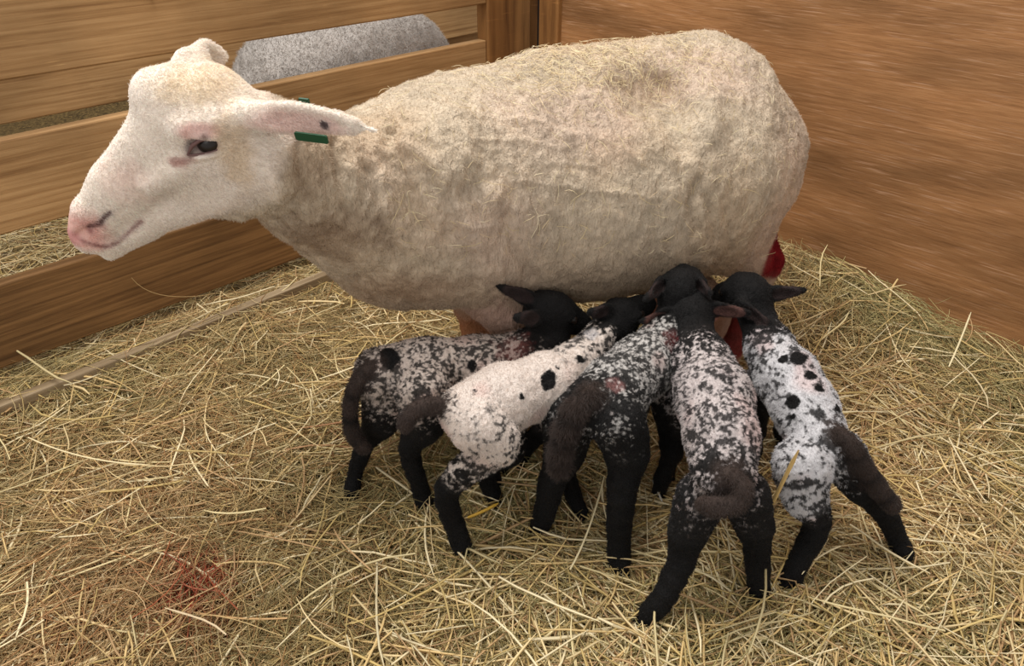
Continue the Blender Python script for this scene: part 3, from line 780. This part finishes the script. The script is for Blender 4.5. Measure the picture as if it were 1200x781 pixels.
for s_ in (1, -1):
    E.cap(HW(228, 140, s_*.046), HW(262, 134, s_*.050), .016, .017, .014)      # brow ridge
    E.ell(HW(252, 157, s_*.062), [.021, .012, .012], ((1, 0, .12), (0, 1, 0), (-.12, 0, 1)), .005, sub=True)   # socket
    E.cap(HW(235, 165, s_*.062), HW(214, 186, s_*.056), .005, .003, .010, sub=True)                           # tear groove
    E.cap(HW(228, 182, s_*.045), HW(190, 205, s_*.036), .010, .008, .022)                                      # cheekbone
    E.ell(HW(256, 145, s_*.062), [.020, .008, .0065], ((1, 0, -.10), (0, 1, 0), (.10, 0, 1)), .005)            # upper lid
    E.ell(HW(254, 169, s_*.060), [.018, .007, .0045], ((1, 0, .15), (0, 1, 0), (-.15, 0, 1)), .005)            # lower lid
    E.cap(HW(110, 262, s_*.022), HW(130, 247, s_*.030), .0062, .0052, .005, sub=True)                          # nostril
    E.cap(HW(103, 288, s_*.012), HW(133, 281, s_*.026), .0036, .0038, .004, sub=True)                          # mouth
    E.cap(HW(133, 281, s_*.026), HW(166, 262, s_*.030), .0038, .0030, .005, sub=True)
# ears
def ewe_ear(b0, tip, wdir, wide, bend):
    b0, tip = np.array(b0), np.array(tip); ax = nrm(tip-b0); wv = nrm(np.array(wdir, float) - ax*(np.array(wdir) @ ax)); nv = np.cross(ax, wv)
    ln = np.linalg.norm(tip-b0)
    n = 7
    for k in range(n):
        t = (k+0.5)/n
        wk = wide*min(1, .55+t*1.6)*(1-t)**.52*1.10
        c = b0 + ax*ln*min(t*.97, .86) + np.array(bend)*math.sin(t*math.pi)
        E.ell(c, [ln/n*1.15, max(wk, .004), .0062], (ax, wv, nv), .006)
    E.cap(b0-ax*.02, b0+ax*.02, .018, .013, .014)
    c = b0 + ax*ln*0.48 + np.array(bend)
    if wide > 0: E.ell(c + nv*.010*(1 if nv[1] < 0 else -1), [ln*.36, wide*.62, .0085], (ax, wv, nv), .006, sub=True)
    return b0, ax, wv, nv, ln
near_ear = ewe_ear(HW(312, 128, .060), W(438, 153, .885), (0.02, -.35, 1), .026, (0, -.004, .006))
far_ear = ewe_ear(HW(215, 82, -.045), W(262, 66, 1.06), (0.0, .3, 1), .026, (0, 0, .003))
V, Q = E.nets(); N = vnormals(V, Q)
print('ewe nets', len(V), round(time.time()-t0, 1))
px, py, dep = project(V)
# region masks in body space (camera-independent: planes and distances in the pen)
neckp = W(330, 170, .98)
axn = nrm(W(455, 228, 1.17) - W(270, 150, .965))
sn = (V - neckp) @ axn                                   # along the neck, + towards the trunk
headm = 1 - sm(sn + (fbm(V, 25, 3, 2)-.5)*.03, -.045, .0)
for e_ in (near_ear, far_ear):
    q_ = V - e_[0]; al = q_ @ e_[1]
    headm = np.maximum(headm, ((al > .0) & (al < e_[4]*1.15) & (abs(q_ @ e_[3]) < .022) & (abs(q_ @ e_[2]) < .045)).astype(float))
legs = 1 - sm(V[:, 2], .17, .27)
wool = (1-headm)*(1-legs)
def wv_(a, f1, f2, s): return fbm(V*np.array([f1, f1, f2]), 1, s, 3)
disp = (fbm(V, 9, 1, 3)-.5)*.014*wool + (fbm(V*np.array([1.3, 1.3, .65]), 45, 2, 3)-.5)*.0105*wool + (fbm(V, 110, 4, 2)-.5)*.0050*wool
# shear ridges along the flank
ez = V[:, 2] + (fbm(V, 5, 8, 2)-.5)*.05
rid = 1 + 0*np.abs(((ez*19) % 1.0)-.5)*2
disp += -(1-sm(rid, 0, .22))*.0035*wool*sm(fbm(V, 4, 12, 2), .42, .6)
# upright folds on the neck and shoulder
nk = (1-sm(sn, .16, .30))*wool
u = sn + (V[:, 2]-.5)*.18 + (fbm(V, 7, 13, 2)-.5)*.06
disp += np.sin(u*95)*.0032*nk*sm(fbm(V, 9, 15, 2), .35, .6)
disp += (fbm(V, 200, 5, 2)-.5)*.0012*headm
# loose wool tuft on the shoulder
tc_ = W(578, 232, 1.085)
ii = np.argmin((px-578)**2 + (py-232)**2 + (dep*200)**2*0.02); tc_ = V[ii]
disp += np.exp(-(np.linalg.norm(V-tc_, axis=1)/.018)**2)*(.010+.010*(fbm(V, 120, 6, 2)-.5))
def surf(path):
    out = []
    for (a, b_) in path:
        m = (abs(px-a) < 4) & (abs(py-b_) < 4)
        if m.any():
            jj = np.nonzero(m)[0]; out.append(V[jj[np.argmin(dep[jj])]])
    return np.array(out)
foldc = np.zeros(len(V))
def stroke(path, w_, amt, jit=.35):
    global disp
    Pp = surf(path); d = np.full(len(V), 9.0)
    for a, b_ in zip(Pp[:-1], Pp[1:]):
        ab = b_-a; t_ = np.clip(((V-a) @ ab)/(ab @ ab), 0, 1)
        d = np.minimum(d, np.linalg.norm(V - a - t_[:, None]*ab, axis=1))
    g = np.exp(-(d/(w_*(1+jit*(fbm(V, 30, 77, 2)-.5)*2)))**2)
    disp = disp + g*amt
    return g
for pth in ([(395, 136), (450, 134), (520, 132), (580, 134), (640, 140), (665, 152), (700, 158), (730, 172), (765, 200)],
            [(560, 158), (590, 160), (625, 163), (650, 170)], [(670, 225), (700, 226), (740, 228), (770, 236)],
            [(640, 195), (668, 190), (700, 198)], [(590, 215), (620, 214), (650, 220), (680, 222)], [(830, 116), (850, 112), (872, 118)],
            [(520, 260), (560, 268), (600, 264)], [(480, 200), (500, 240), (520, 280)]):
    stroke(pth, .0045, .0022, .8)
stroke([(772, 92), (782, 110), (792, 135), (805, 170)], .022, -.019)         # hollow before the hip bone
stroke([(815, 85), (828, 110), (835, 150)], .022, .009)
stroke([(822, 215), (815, 245), (822, 275)], .010, -.012)                    # thigh crease
stroke([(833, 235), (840, 262), (842, 285)], .007, -.007)
stroke([(850, 240), (858, 270), (856, 300)], .006, -.005)
stroke([(455, 150), (462, 185), (478, 225), (500, 270)], .013, -.011)         # behind the neck
stroke([(470, 165), (505, 190), (520, 212)], .012, .009)
stroke([(430, 150), (436, 200), (450, 260), (470, 310)], .008, -.009)
stroke([(395, 165), (400, 210), (412, 260)], .007, -.007)
stroke([(352, 165), (356, 205), (372, 250)], .006, -.005)
stroke([(598, 260), (610, 300), (625, 330)], .012, -.010)                     # behind the elbow
stroke([(540, 250), (560, 290), (575, 320)], .014, .008)
V = V + N*disp[:, None]; N = vnormals(V, Q)
n1 = fbm(V, 14, 31, 3); n2 = fbm(V, 60, 33, 2); n3 = fbm(V, 5, 37, 3)
woolc = srgb(196, 180, 158)*(0.82+.36*n1[:, None])*(.80+.4*n2[:, None])
warm = sm(n3, .45, .7)[:, None]*.5
woolc = woolc*(1-warm) + srgb(198, 172, 142)*(.82+.36*n2[:, None])*warm
low = (1-sm(V[:, 2], .30, .50))[:, None]                 # belly wool goes browner towards the bottom
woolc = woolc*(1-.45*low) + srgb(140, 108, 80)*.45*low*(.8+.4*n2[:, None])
pinkt = (sm(noise(V, 6, 41), .55, .85)*.22)[:, None]
woolc = woolc*(1-pinkt) + srgb(214, 178, 168)*pinkt
face = srgb(240, 228, 216)*(.93+.14*n1[:, None])
woolc = woolc*(.84 + .32*noise(V*np.array([1.3, 1.3, .6]), 210, 51)[:, None])
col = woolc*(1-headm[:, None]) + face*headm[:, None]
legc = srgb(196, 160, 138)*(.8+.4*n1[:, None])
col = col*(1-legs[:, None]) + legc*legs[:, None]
def paint(c, r, cc, st, soft=(.5, 1.1), nz=.5):
    global col
    c = np.array(c); r = np.array(r) if not np.isscalar(r) else np.array([r]*3)
    m = (1-sm(np.linalg.norm((V-c)/r, axis=1) + (n2-.5)*nz, *soft))*st
    col = col*(1-m[:, None]) + cc*m[:, None]
PK = srgb(226, 172, 160)
paint(HW(110, 254), [.046, .06, .038], PK, .8)
paint(HW(100, 264), [.022, .04, .018], srgb(205, 140, 138), .7)
for s_ in (1, -1):
    paint(HW(250, 140, s_*.065), [.030, .03, .014], srgb(222, 176, 168), .6)
    paint(HW(226, 175, s_*.062), [.018, .02, .008], srgb(170, 120, 108), .7)
    paint(HW(255, 158, s_*.062), [.026, .02, .013], srgb(128, 92, 88), .8)
    pass
    paint(HW(122, 256, s_*.030), [.010, .012, .008], srgb(150, 90, 88), .9)
paint(HW(165, 200), [.05, .06, .04], srgb(240, 214, 202), .5)
paint(HW(235, 100), [.06, .08, .03], srgb(234, 214, 182), .6)
paint(HW(285, 165, .05), [.03, .05, .06], srgb(214, 190, 152), .5)
px, py, dep = project(V)
def paint_path(path, w_, cc, st):
    global col
    Pp = surf(path); d = np.full(len(V), 9.0)
    for a, b_ in zip(Pp[:-1], Pp[1:]):
        ab = b_-a; t_ = np.clip(((V-a) @ ab)/(ab @ ab + 1e-12), 0, 1)
        d = np.minimum(d, np.linalg.norm(V - a - t_[:, None]*ab, axis=1))
    m = (np.exp(-(d/w_)**2)*st)[:, None]
    col = col*(1-m) + cc*m
paint_path([(99, 285), (112, 290), (126, 292), (140, 287), (154, 276), (167, 264)], .0030, srgb(150, 100, 94), .75)
paint_path([(242, 164), (234, 169), (226, 177), (220, 186)], .0050, srgb(104, 74, 68), .75)
paint_path([(106, 268), (114, 265), (123, 260), (131, 253)], .0034, srgb(84, 44, 44), .9)
paint_path([(222, 184), (216, 196)], .006, srgb(200, 160, 148), .5)
q = V-near_ear[0]
paint(near_ear[0] + near_ear[1]*near_ear[4]*.4, [.085, .03, .022], srgb(236, 204, 196), .7)
sp_ = np.argmin((px-380)**2 + (py-146)**2 + np.where(dep > dep[(abs(px-380) < 8) & (abs(py-146) < 8)].min()+.02, 1e6, 0)) if ((abs(px-380) < 8) & (abs(py-146) < 8)).any() else 0
paint(V[sp_], .0075, srgb(60, 48, 52), .9, nz=.2)
# blood on the hind leg, pink udder
RED = srgb(118, 24, 30)
for c, r, st in ((W(901, 299, 1.31), [.024, .12, .052], .95), (W(906, 294, 1.36), [.045, .16, .062], .95), (W(912, 285, 1.38), [.05, .16, .05], .95), (W(868, 385, 1.35), [.06, .09, .07], .9)):
    m = (1-sm(np.linalg.norm((V-c)/np.array(r), axis=1) + (n1-.5)*.7, .75, 1.1))*st
    rc = RED*(.6+.9*n2[:, None]); col = col*(1-m[:, None]) + rc*m[:, None]
paint(W(385, 262, 1.02), [.11, .16, .065], srgb(118, 90, 66), .62, (.3, 1.25))
paint(W(480, 320, 1.10), [.13, .15, .05], srgb(140, 110, 84), .5, (.3, 1.25))
paint(W(370, 190, 1.0), [.04, .12, .09], srgb(150, 124, 98), .5, (.3, 1.25))
paint(W(800, 360, 1.38), [.10, .10, .06], srgb(205, 140, 130), .7)
paint(W(575, 370, 1.15), [.08, .15, .07], srgb(205, 170, 155), .6)
paint(W(555, 380, 1.33), [.06, .07, .07], srgb(180, 122, 82), .8)
ewe = empty('ewe', (0.1, 1.33, 0)); tag(ewe, 'large shorn cream-white ewe standing over the lambs, head turned left in profile', 'sheep')
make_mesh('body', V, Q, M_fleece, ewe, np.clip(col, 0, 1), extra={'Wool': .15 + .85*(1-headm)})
for s_ in (1, -1):
    eb = ball('eye', HW(256, 157, s_*.0470), .0165, M_eye, ewe)
    for nm_, arc in (('upper', [(236, 167, .0600), (242, 156, .0630), (250, 150, .0650), (260, 148, .0655), (270, 151, .0635), (278, 158, .0590)]),
                     ('lower', [(236, 167, .0600), (246, 167, .0625), (256, 166, .0638), (266, 164, .0625), (278, 158, .0590)])):
        Va_, Qa_ = tube([HW(a, b_, s_*(c-.0015)) for a, b_, c in arc], [.0012] + [.0026 if nm_ == 'upper' else .0020]*(len(arc)-2) + [.0012], 10)
        lo_ = make_mesh('eyelid', Va_, Qa_, M_lid, ewe)
for L_ in (nf, ff, nh, fh): hoof_part(ewe, L_[-2], L_[-1] + np.array([0, 0, -.01]), .024)
# hair: short coat on head and legs, fuzz on the fleece
lay = np.zeros_like(V)
bk = nrm(W(250, 150, .96)-W(110, 250, .96))
lay += headm[:, None]*bk*0.9*np.array([1, 1, .4]) + headm[:, None]*np.array([0, 0, -.35])
lay += (1-headm[:, None])*np.array([.15, 0, -.35])
nose = 1-sm(np.linalg.norm(V-HW(104, 258), axis=1), .018, .04)
eyed = np.minimum(np.linalg.norm(V-HW(254, 158, .06), axis=1), np.linalg.norm(V-HW(254, 158, -.06), axis=1))
length = (.0036*wool + .0042*headm*(1-nose*.85) + .004*legs)*(.3+.7*sm(eyed, .012, .035))
dens = .55 + 2.2*headm
fur('coat', V, Q, N, np.clip(col*1.05, 0, 1), length, ewe, M_hair, 330000, rad=.00024, lay=lay, lift=.5, jitter=.45-.30*headm, seed=5, curl=.45, keep=dens, vary=.25)
# ear tag: green, two leaves joined by a pin through the ear
tg = W(362, 160, .885)
ear_t = near_ear[0] + near_ear[1]*near_ear[4]*.38
earn = near_ear[3] if near_ear[3][1] < 0 else -near_ear[3]
tparts = []
def tagleaf(c, ax, wv, nv, L_, W_, T_):
    V_ = []
    for z in (-T_, T_):
        for a, b_ in ((-1, -.8), (-.9, -1), (.9, -1), (1, -.8), (1, .8), (.9, 1), (-.9, 1), (-1, .8)):
            V_.append(c + ax*a*L_ + wv*b_*W_ + nv*z)
    Q_ = [[k, (k+1) % 8, 8+(k+1) % 8, 8+k] for k in range(8)] + [[8, 9, 10, 11], [11, 12, 15, 8], [12, 13, 14, 15], [3, 2, 1, 0], [0, 7, 4, 3], [7, 6, 5, 4]]
    return np.array(V_), np.array(Q_)
ax_, wv_e, nv_e = near_ear[1], near_ear[2], earn
Va, Qa = tagleaf(W(365, 161.5, .885), ax_, wv_e, nv_e, .0215, .0058, .0012)
Vb, Qb = tagleaf(W(357, 120, .925), ax_, wv_e, nv_e, .007, .0055, .0012)
et = make_mesh('ear_tag', Va, Qa, M_tag, ewe, smooth=False); et['label'] = 'green plastic ear tag'
make_mesh('ear_tag', Vb, Qb, M_tag, ewe, smooth=False)
print('ewe', round(time.time()-t0, 1))

# ------------------------------------------------------------------ grey sheep in the next pen
B = Body(mk_axis(-1.35, -0.05, .011), mk_axis(1.75, 2.75, .011), mk_axis(-.02, .75, .011))
sdv = np.array([.80, .60, 0])
sa = W(345, 110, 2.22); sb = W(455, 92, 2.38)
sa[2] = .42; sb[2] = .425
B.cap(sa, sb, .165, .185, .05)
B.cap(sa+sdv*.1, sb-sdv*.1, .19, .19, .05)
B.ell(sb + sdv*.05, [.15, .15, .16], np.eye(3), .05)
B.cap(sa - sdv*.08 - Zv*.04, sa - sdv*.20 - Zv*.20, .10, .065, .04)
B.cap(sa - sdv*.19 - Zv*.18, sa - sdv*.30 - Zv*.30, .058, .032, .03)
sside = np.cross(sdv, Zv)
glegs = []
for e, s_ in ((sa, 1), (sa, -1), (sb, 1), (sb, -1)):
    top = e + sside*s_*.09 - Zv*.08; mid = e*np.array([1, 1, 0]) + sside*s_*.09 + Zv*.18; bot = e*np.array([1, 1, 0]) + sside*s_*.09 + Zv*.01
    B.chain([top, mid, bot], [.075, .028, .022], .03)
    glegs.append((mid, bot))
for s_ in (1, -1): B.ell(sa - sdv*.19 + sside*s_*.10 - Zv*.17, [.03, .06, .012], (sdv, sside, Zv), .02)
V, Q = B.nets(); N = vnormals(V, Q)
V = V + N*((fbm(V, 30, 3, 3)-.5)*.012 + (fbm(V, 90, 4, 2)-.5)*.006)[:, None]; N = vnormals(V, Q)
gc = srgb(182, 176, 170)*(.8+.4*fbm(V, 20, 8, 3)[:, None])
gs = empty('grey_sheep', (*((sa+sb)/2)[:2], 0)); tag(gs, 'grey woolly sheep back glimpsed between the two upper fence boards', 'sheep')
make_mesh('body', V, Q, M_fleece, gs, gc, extra={'Wool': np.ones(len(V))})
for m_, b_ in glegs: hoof_part(gs, m_, b_, .022)
fur('coat', V, Q, N, gc, np.full(len(V), .010), gs, M_hair, 60000, rad=.0005, lay=np.tile([.2, .1, -.3], (len(V), 1)), lift=.6, jitter=.5, seed=9, curl=.6)

# ------------------------------------------------------------------ hay and straw
def stalks(name, P, R, C, mat, sides=3, parent=None):
    """P (N,S,3) centre lines, R (N,) radii, C (N,3) colours -> one mesh"""
    n, S, _ = P.shape
    T = np.gradient(P, axis=1); T /= np.linalg.norm(T, axis=2)[..., None]+1e-9
    ref = np.zeros_like(T); ref[..., 2] = 1
    A = np.cross(T, ref); A /= np.linalg.norm(A, axis=2)[..., None]+1e-9
    Bn = np.cross(T, A)
    th = np.arange(sides)/sides*2*math.pi + .5
    prof = np.ones(S); prof[0] = .8; prof[-1] = .35
    RR = R[:, None]*prof[None]
    V = P[:, :, None] + RR[:, :, None, None]*(np.cos(th)[None, None, :, None]*A[:, :, None] + np.sin(th)[None, None, :, None]*Bn[:, :, None]*.8)
    V = V.reshape(-1, 3)
    base = (np.arange(n)*S*sides)[:, None, None]
    i = (np.arange(S-1)*sides)[None, :, None]; j = np.arange(sides)[None, None]; j2 = (j+1) % sides
    Q = np.stack([base+i+j, base+i+j2, base+i+sides+j2, base+i+sides+j], -1).reshape(-1, 4)
    C = np.repeat(C, S*sides, axis=0)
    return make_mesh(name, V, Q, mat, parent, C, smooth=True)

def in_pen(x, y, m=0.0):
    a = (x*fn_[0] + y*fn_[1]) - FC
    b_ = (x-WP[0])*wn[0] + (y-WP[1])*wn[1]
    return (a > m) & (b_ > m)
def scatter(n, rng, near=True):
    out = np.zeros((0, 2))
    while len(out) < n:
        x = rng.uniform(-1.75, 1.75, n*2); y = 0.38 + 2.3*rng.random(n*2)**1.35
        vis = abs(x) < .30 + y*0.80
        k = vis & in_pen(x, y, .004)
        out = np.concatenate([out, np.stack([x[k], y[k]], 1)])
    return out[:n]
def lines(rng, xy, ln, bend, tilt, zoff, S, ang):
    n = len(xy)
    t = np.linspace(-.5, .5, S)[None]
    L = ln[:, None]
    k = rng.normal(0, 1, n)[:, None]*bend; kz = rng.normal(0, 1, n)[:, None]*bend*.35
    k3 = rng.normal(0, 1, n)[:, None]*bend*.5
    u = t*L; v = (k*t*t + k3*t*t*t*2)*L
    ca, sa_ = np.cos(ang)[:, None], np.sin(ang)[:, None]
    x = xy[:, [0]] + u*ca - v*sa_; y = xy[:, [1]] + u*sa_ + v*ca
    g = hay_h(x.ravel(), y.ravel()).reshape(x.shape)
    z = g*.75 + g.mean(1)[:, None]*.25 + zoff[:, None] + np.tan(tilt)[:, None]*u + kz*(t*t-.08)*L
    z = np.maximum(z, g - .03)
    return np.stack([x, y, z], -1)
def clip_walls(P):
    x, y = P[..., 0], P[..., 1]
    a = (x*fn_[0] + y*fn_[1]) - FC; b_ = (x-WP[0])*wn[0] + (y-WP[1])*wn[1]
    return (b_.min(1) > .0)
# where the hay is fine and green and where coarse golden straw lies on top
def coarse(xy):
    P3 = np.stack([xy[:, 0], xy[:, 1], 0*xy[:, 0]], 1)
    c = sm(xy[:, 0] - (xy[:, 1]-.9)*.25, -.35, .25) + .35*(1-sm(xy[:, 1], .50, .75)) + (fbm(P3, 3.3, 17)-.5)*1.0
    b_ = (xy[:, 0]-WP[0])*wn[0] + (xy[:, 1]-WP[1])*wn[1]
    c = c - 1.2*(1-sm(b_, .05, .42))                       # the green heap against the plywood
    return np.clip(c, 0, 1)
blood = [(G(232, 690), .070, .85), (G(258, 745), .030, .55), (G(405, 520), .035, .35), (G(330, 615), .04, .25), (G(205, 655), .04, .4), (G(440, 665), .03, .2)]
def bloody(rng, xy, C):
    P3 = np.stack([xy[:, 0], xy[:, 1], 0*xy[:, 0]], 1); nn = fbm(P3, 40, 3, 2)
    for c, r, st in blood:
        d = np.linalg.norm(xy-c[:2], axis=1)/r + (nn-.5)*1.2
        m = ((1-sm(d, .3, 1.1))*st*(rng.random(len(xy)) < .85))[:, None]
        C = C*(1-m) + srgb(176, 58, 40)*m*rng.uniform(.5, 1.2, (len(xy), 1))
    return C
DENS = 1.0
rng = np.random.default_rng(4)
# fine hay
n = int(95000*DENS); xy = scatter(n, rng); cz = coarse(xy)
keep = rng.random(n) > cz*.45; xy = xy[keep]; cz = cz[keep]; n = len(xy)
P3 = np.stack([xy[:, 0], xy[:, 1], 0*xy[:, 0]], 1)
ang = noise(P3, 4, 3)*9 + rng.normal(0, .8, n)
P = lines(rng, xy, rng.uniform(.05, .17, n), .45, rng.normal(0, .13, n), rng.uniform(-.025, .012, n)+.006*rng.standard_exponential(n), 6, ang)
hay_c = np.array([srgb(198, 174, 122), srgb(172, 156, 108), srgb(212, 184, 128), srgb(150, 134, 92), srgb(222, 200, 150), srgb(176, 138, 92)])
w = rng.integers(0, 6, n); C = hay_c[w]*rng.uniform(.65, 1.15, (n, 1))
tint = (noise(P3, 3.0, 8)[:, None]-.5)
C = C*(1+tint*np.array([-.25, .0, -.1]))
bw = (xy[:, 0]-WP[0])*wn[0] + (xy[:, 1]-WP[1])*wn[1]
gm = ((1-sm(bw, .05, .40))*.6)[:, None]; C = C*(1-gm) + C*np.array([.86, 1.0, .92])*gm
C = bloody(rng, xy, C)
ok = clip_walls(P)
o = stalks('hay', P[ok], (rng.uniform(.00035, .0009, n)*np.where(rng.random(n) < .12, 1.6, 1.0))[ok], np.clip(C[ok], 0, 1), M_hay)
tag(o, 'fine tangled greenish hay covering the pen floor and heaped on the plywood', 'hay', kind='stuff')
# straw
n = int(27000*DENS); xy = scatter(n, rng); cz = coarse(xy)
keep = rng.random(n) < .24 + .76*cz; xy = xy[keep]; n = len(xy)
P3 = np.stack([xy[:, 0], xy[:, 1], 0*xy[:, 0]], 1)
ang = noise(P3, 3, 13)*8 + rng.normal(0, .9, n)
P = lines(rng, xy, rng.uniform(.05, .22, n), .22, rng.normal(0, .12, n), rng.uniform(-.012, .010, n)+.008*rng.standard_exponential(n), 6, ang)
st_c = np.array([srgb(236, 212, 160), srgb(222, 192, 134), srgb(244, 228, 186), srgb(206, 180, 118), srgb(192, 158, 114), srgb(224, 206, 156)])
w = rng.integers(0, 6, n); C = st_c[w]*rng.uniform(.75, 1.1, (n, 1)); C = bloody(rng, xy, C)
ok = clip_walls(P)
Rs = rng.uniform(.0009, .0021, n)*np.where(rng.random(n) < .10, 1.5, 1.0)
o = stalks('straw', P[ok], Rs[ok], np.clip(C[ok], 0, 1), M_straw, sides=4)
tag(o, 'coarse pale golden straw scattered over the hay around the lambs', 'straw', kind='stuff')
# next pen: straw seen through the fence
n = 16000
s_ = rng.uniform(-1.5, 2.4, n); of = rng.uniform(.04, 1.4, n)
xy = (F0 + fd*s_[:, None] - fn_*of[:, None])[:, :2]
P = lines(rng, xy, rng.uniform(.06, .18, n), .35, rng.normal(0, .12, n), rng.uniform(-.02, .02, n), 5, rng.uniform(0, 6.3, n))
dfp = (P[..., 0]*fn_[0] + P[..., 1]*fn_[1]) - FC
ok = dfp.max(1) < -.005
C = st_c[rng.integers(0, 6, n)]*rng.uniform(.6, 1.05, (n, 1))
o = stalks('straw', P[ok], rng.uniform(.0008, .0018, n)[ok], C[ok], M_straw)
tag(o, 'straw on the floor of the next pen seen between the fence boards', 'straw', kind='stuff')

# single stalks that stand out
def stem_thing(name, pts, r, c, label, mat=M_straw):
    pts = np.array(pts, float); S = 10
    t = np.linspace(0, len(pts)-1, S)
    if len(pts) == 3:
        u = t/2; P_ = ((1-u)**2)[:, None]*pts[0] + (2*u*(1-u))[:, None]*(2*pts[1]-.5*pts[0]-.5*pts[2]) + (u**2)[:, None]*pts[2]
    else:
        P_ = pts[0] + (pts[1]-pts[0])*(t[:, None])
    o_ = stalks(name, P_[None], np.array([r]), np.array([c]), mat, sides=6)
    tag(o_, label, 'straw')
PALE = srgb(236, 220, 176); GOLD = srgb(220, 176, 70)
stem_thing('straw_stalk', [G(33, 513, .035), G(100, 536, .04), G(176, 545, .03)], .0016, PALE, 'long pale straw stalk lying alone on the hay at the far left')
stem_thing('straw_stalk', [G(884, 640, .02), W(908, 585, .80), W(936, 528, .755)], .0030, srgb(230, 196, 130), 'thick pale straw stalk poking up between the two rightmost lambs')
stem_thing('straw_stalk', [G(668, 668, .03), G(690, 620, .06), G(708, 560, .09)], .0018, PALE, 'long pale straw stalk rising between the middle lamb\'s hind legs')
stem_thing('straw_stalk', [G(548, 607, .03), G(565, 600, .035), G(584, 590, .035)], .0030, GOLD, 'short yellow straw stalk beside the white lamb\'s hind leg')
stem_thing('straw_stalk', [G(765, 563, .03), G(776, 588, .03)], .0019, srgb(226, 222, 210), 'short whitish straw piece beside the dark lamb\'s foreleg')
stem_thing('straw_stalk', [W(1112, 430, 1.16), W(1125, 400, 1.19), W(1138, 366, 1.22)], .0018, PALE, 'straight straw stalk leaning up in front of the plywood')
stem_thing('hay_stem', [fence_pt(.31, -.012, .155), fence_pt(.37, -.02, .085), fence_pt(.50, -.03, .045)], .0009, srgb(190, 160, 110), 'thin curved hay stem resting against the lowest fence board', M_hay)

# hay bits caught in the ewe's fleece: dropped from above onto the back
dg = bpy.context.evaluated_depsgraph_get(); dg.update()
eb = [c for c in ewe.children if c.name.startswith('body')][0]
from mathutils.bvhtree import BVHTree
bv = BVHTree.FromObject(eb, dg); org = world_loc(eb)
PP = []; CC = []; RRr = []
rng = np.random.default_rng(12); rr = random.Random(5)
for k in range(1900):
    if k < 1500: px_, py_ = rr.gauss(700, 85), rr.gauss(70, 28)
    else: px_, py_ = rr.uniform(450, 930), rr.uniform(60, 300)
    v = Vector(ray(px_, py_)).normalized()
    h_ = bv.ray_cast(Vector((0, 0, H)) - org, v)
    if h_[0] is None: continue
    p = h_[0] + org; nn = h_[1]
    tdir = Vector((rr.gauss(0, 1), rr.gauss(0, 1), rr.gauss(0, 1))); tdir = (tdir - nn*tdir.dot(nn)*(.9)).normalized()
    L_ = rr.uniform(.008, .032) if rr.random() > .05 else rr.uniform(.035, .06)
    bt = tdir.cross(nn)*rr.gauss(0, .25)*L_
    pts = []
    for u in (-.5, -.17, .17, .5):
        q_ = p + tdir*L_*u + bt*(u*u*2) + nn*.004
        loc, nrm_, _, _ = bv.find_nearest(q_ - org)
        pts.append(np.array(loc + org + nrm_*.0055))
    PP.append(pts); CC.append((st_c[rr.randrange(6)]*.6+srgb(232, 218, 190)*.4)*rr.uniform(.8, 1.05)); RRr.append(rr.uniform(.0003, .0007))
o = stalks('hay_bits', np.array(PP), np.array(RRr), np.clip(np.array(CC), 0, 1), M_straw)
tag(o, 'small dry hay and straw bits caught on the ewe\'s back', 'hay', kind='stuff')
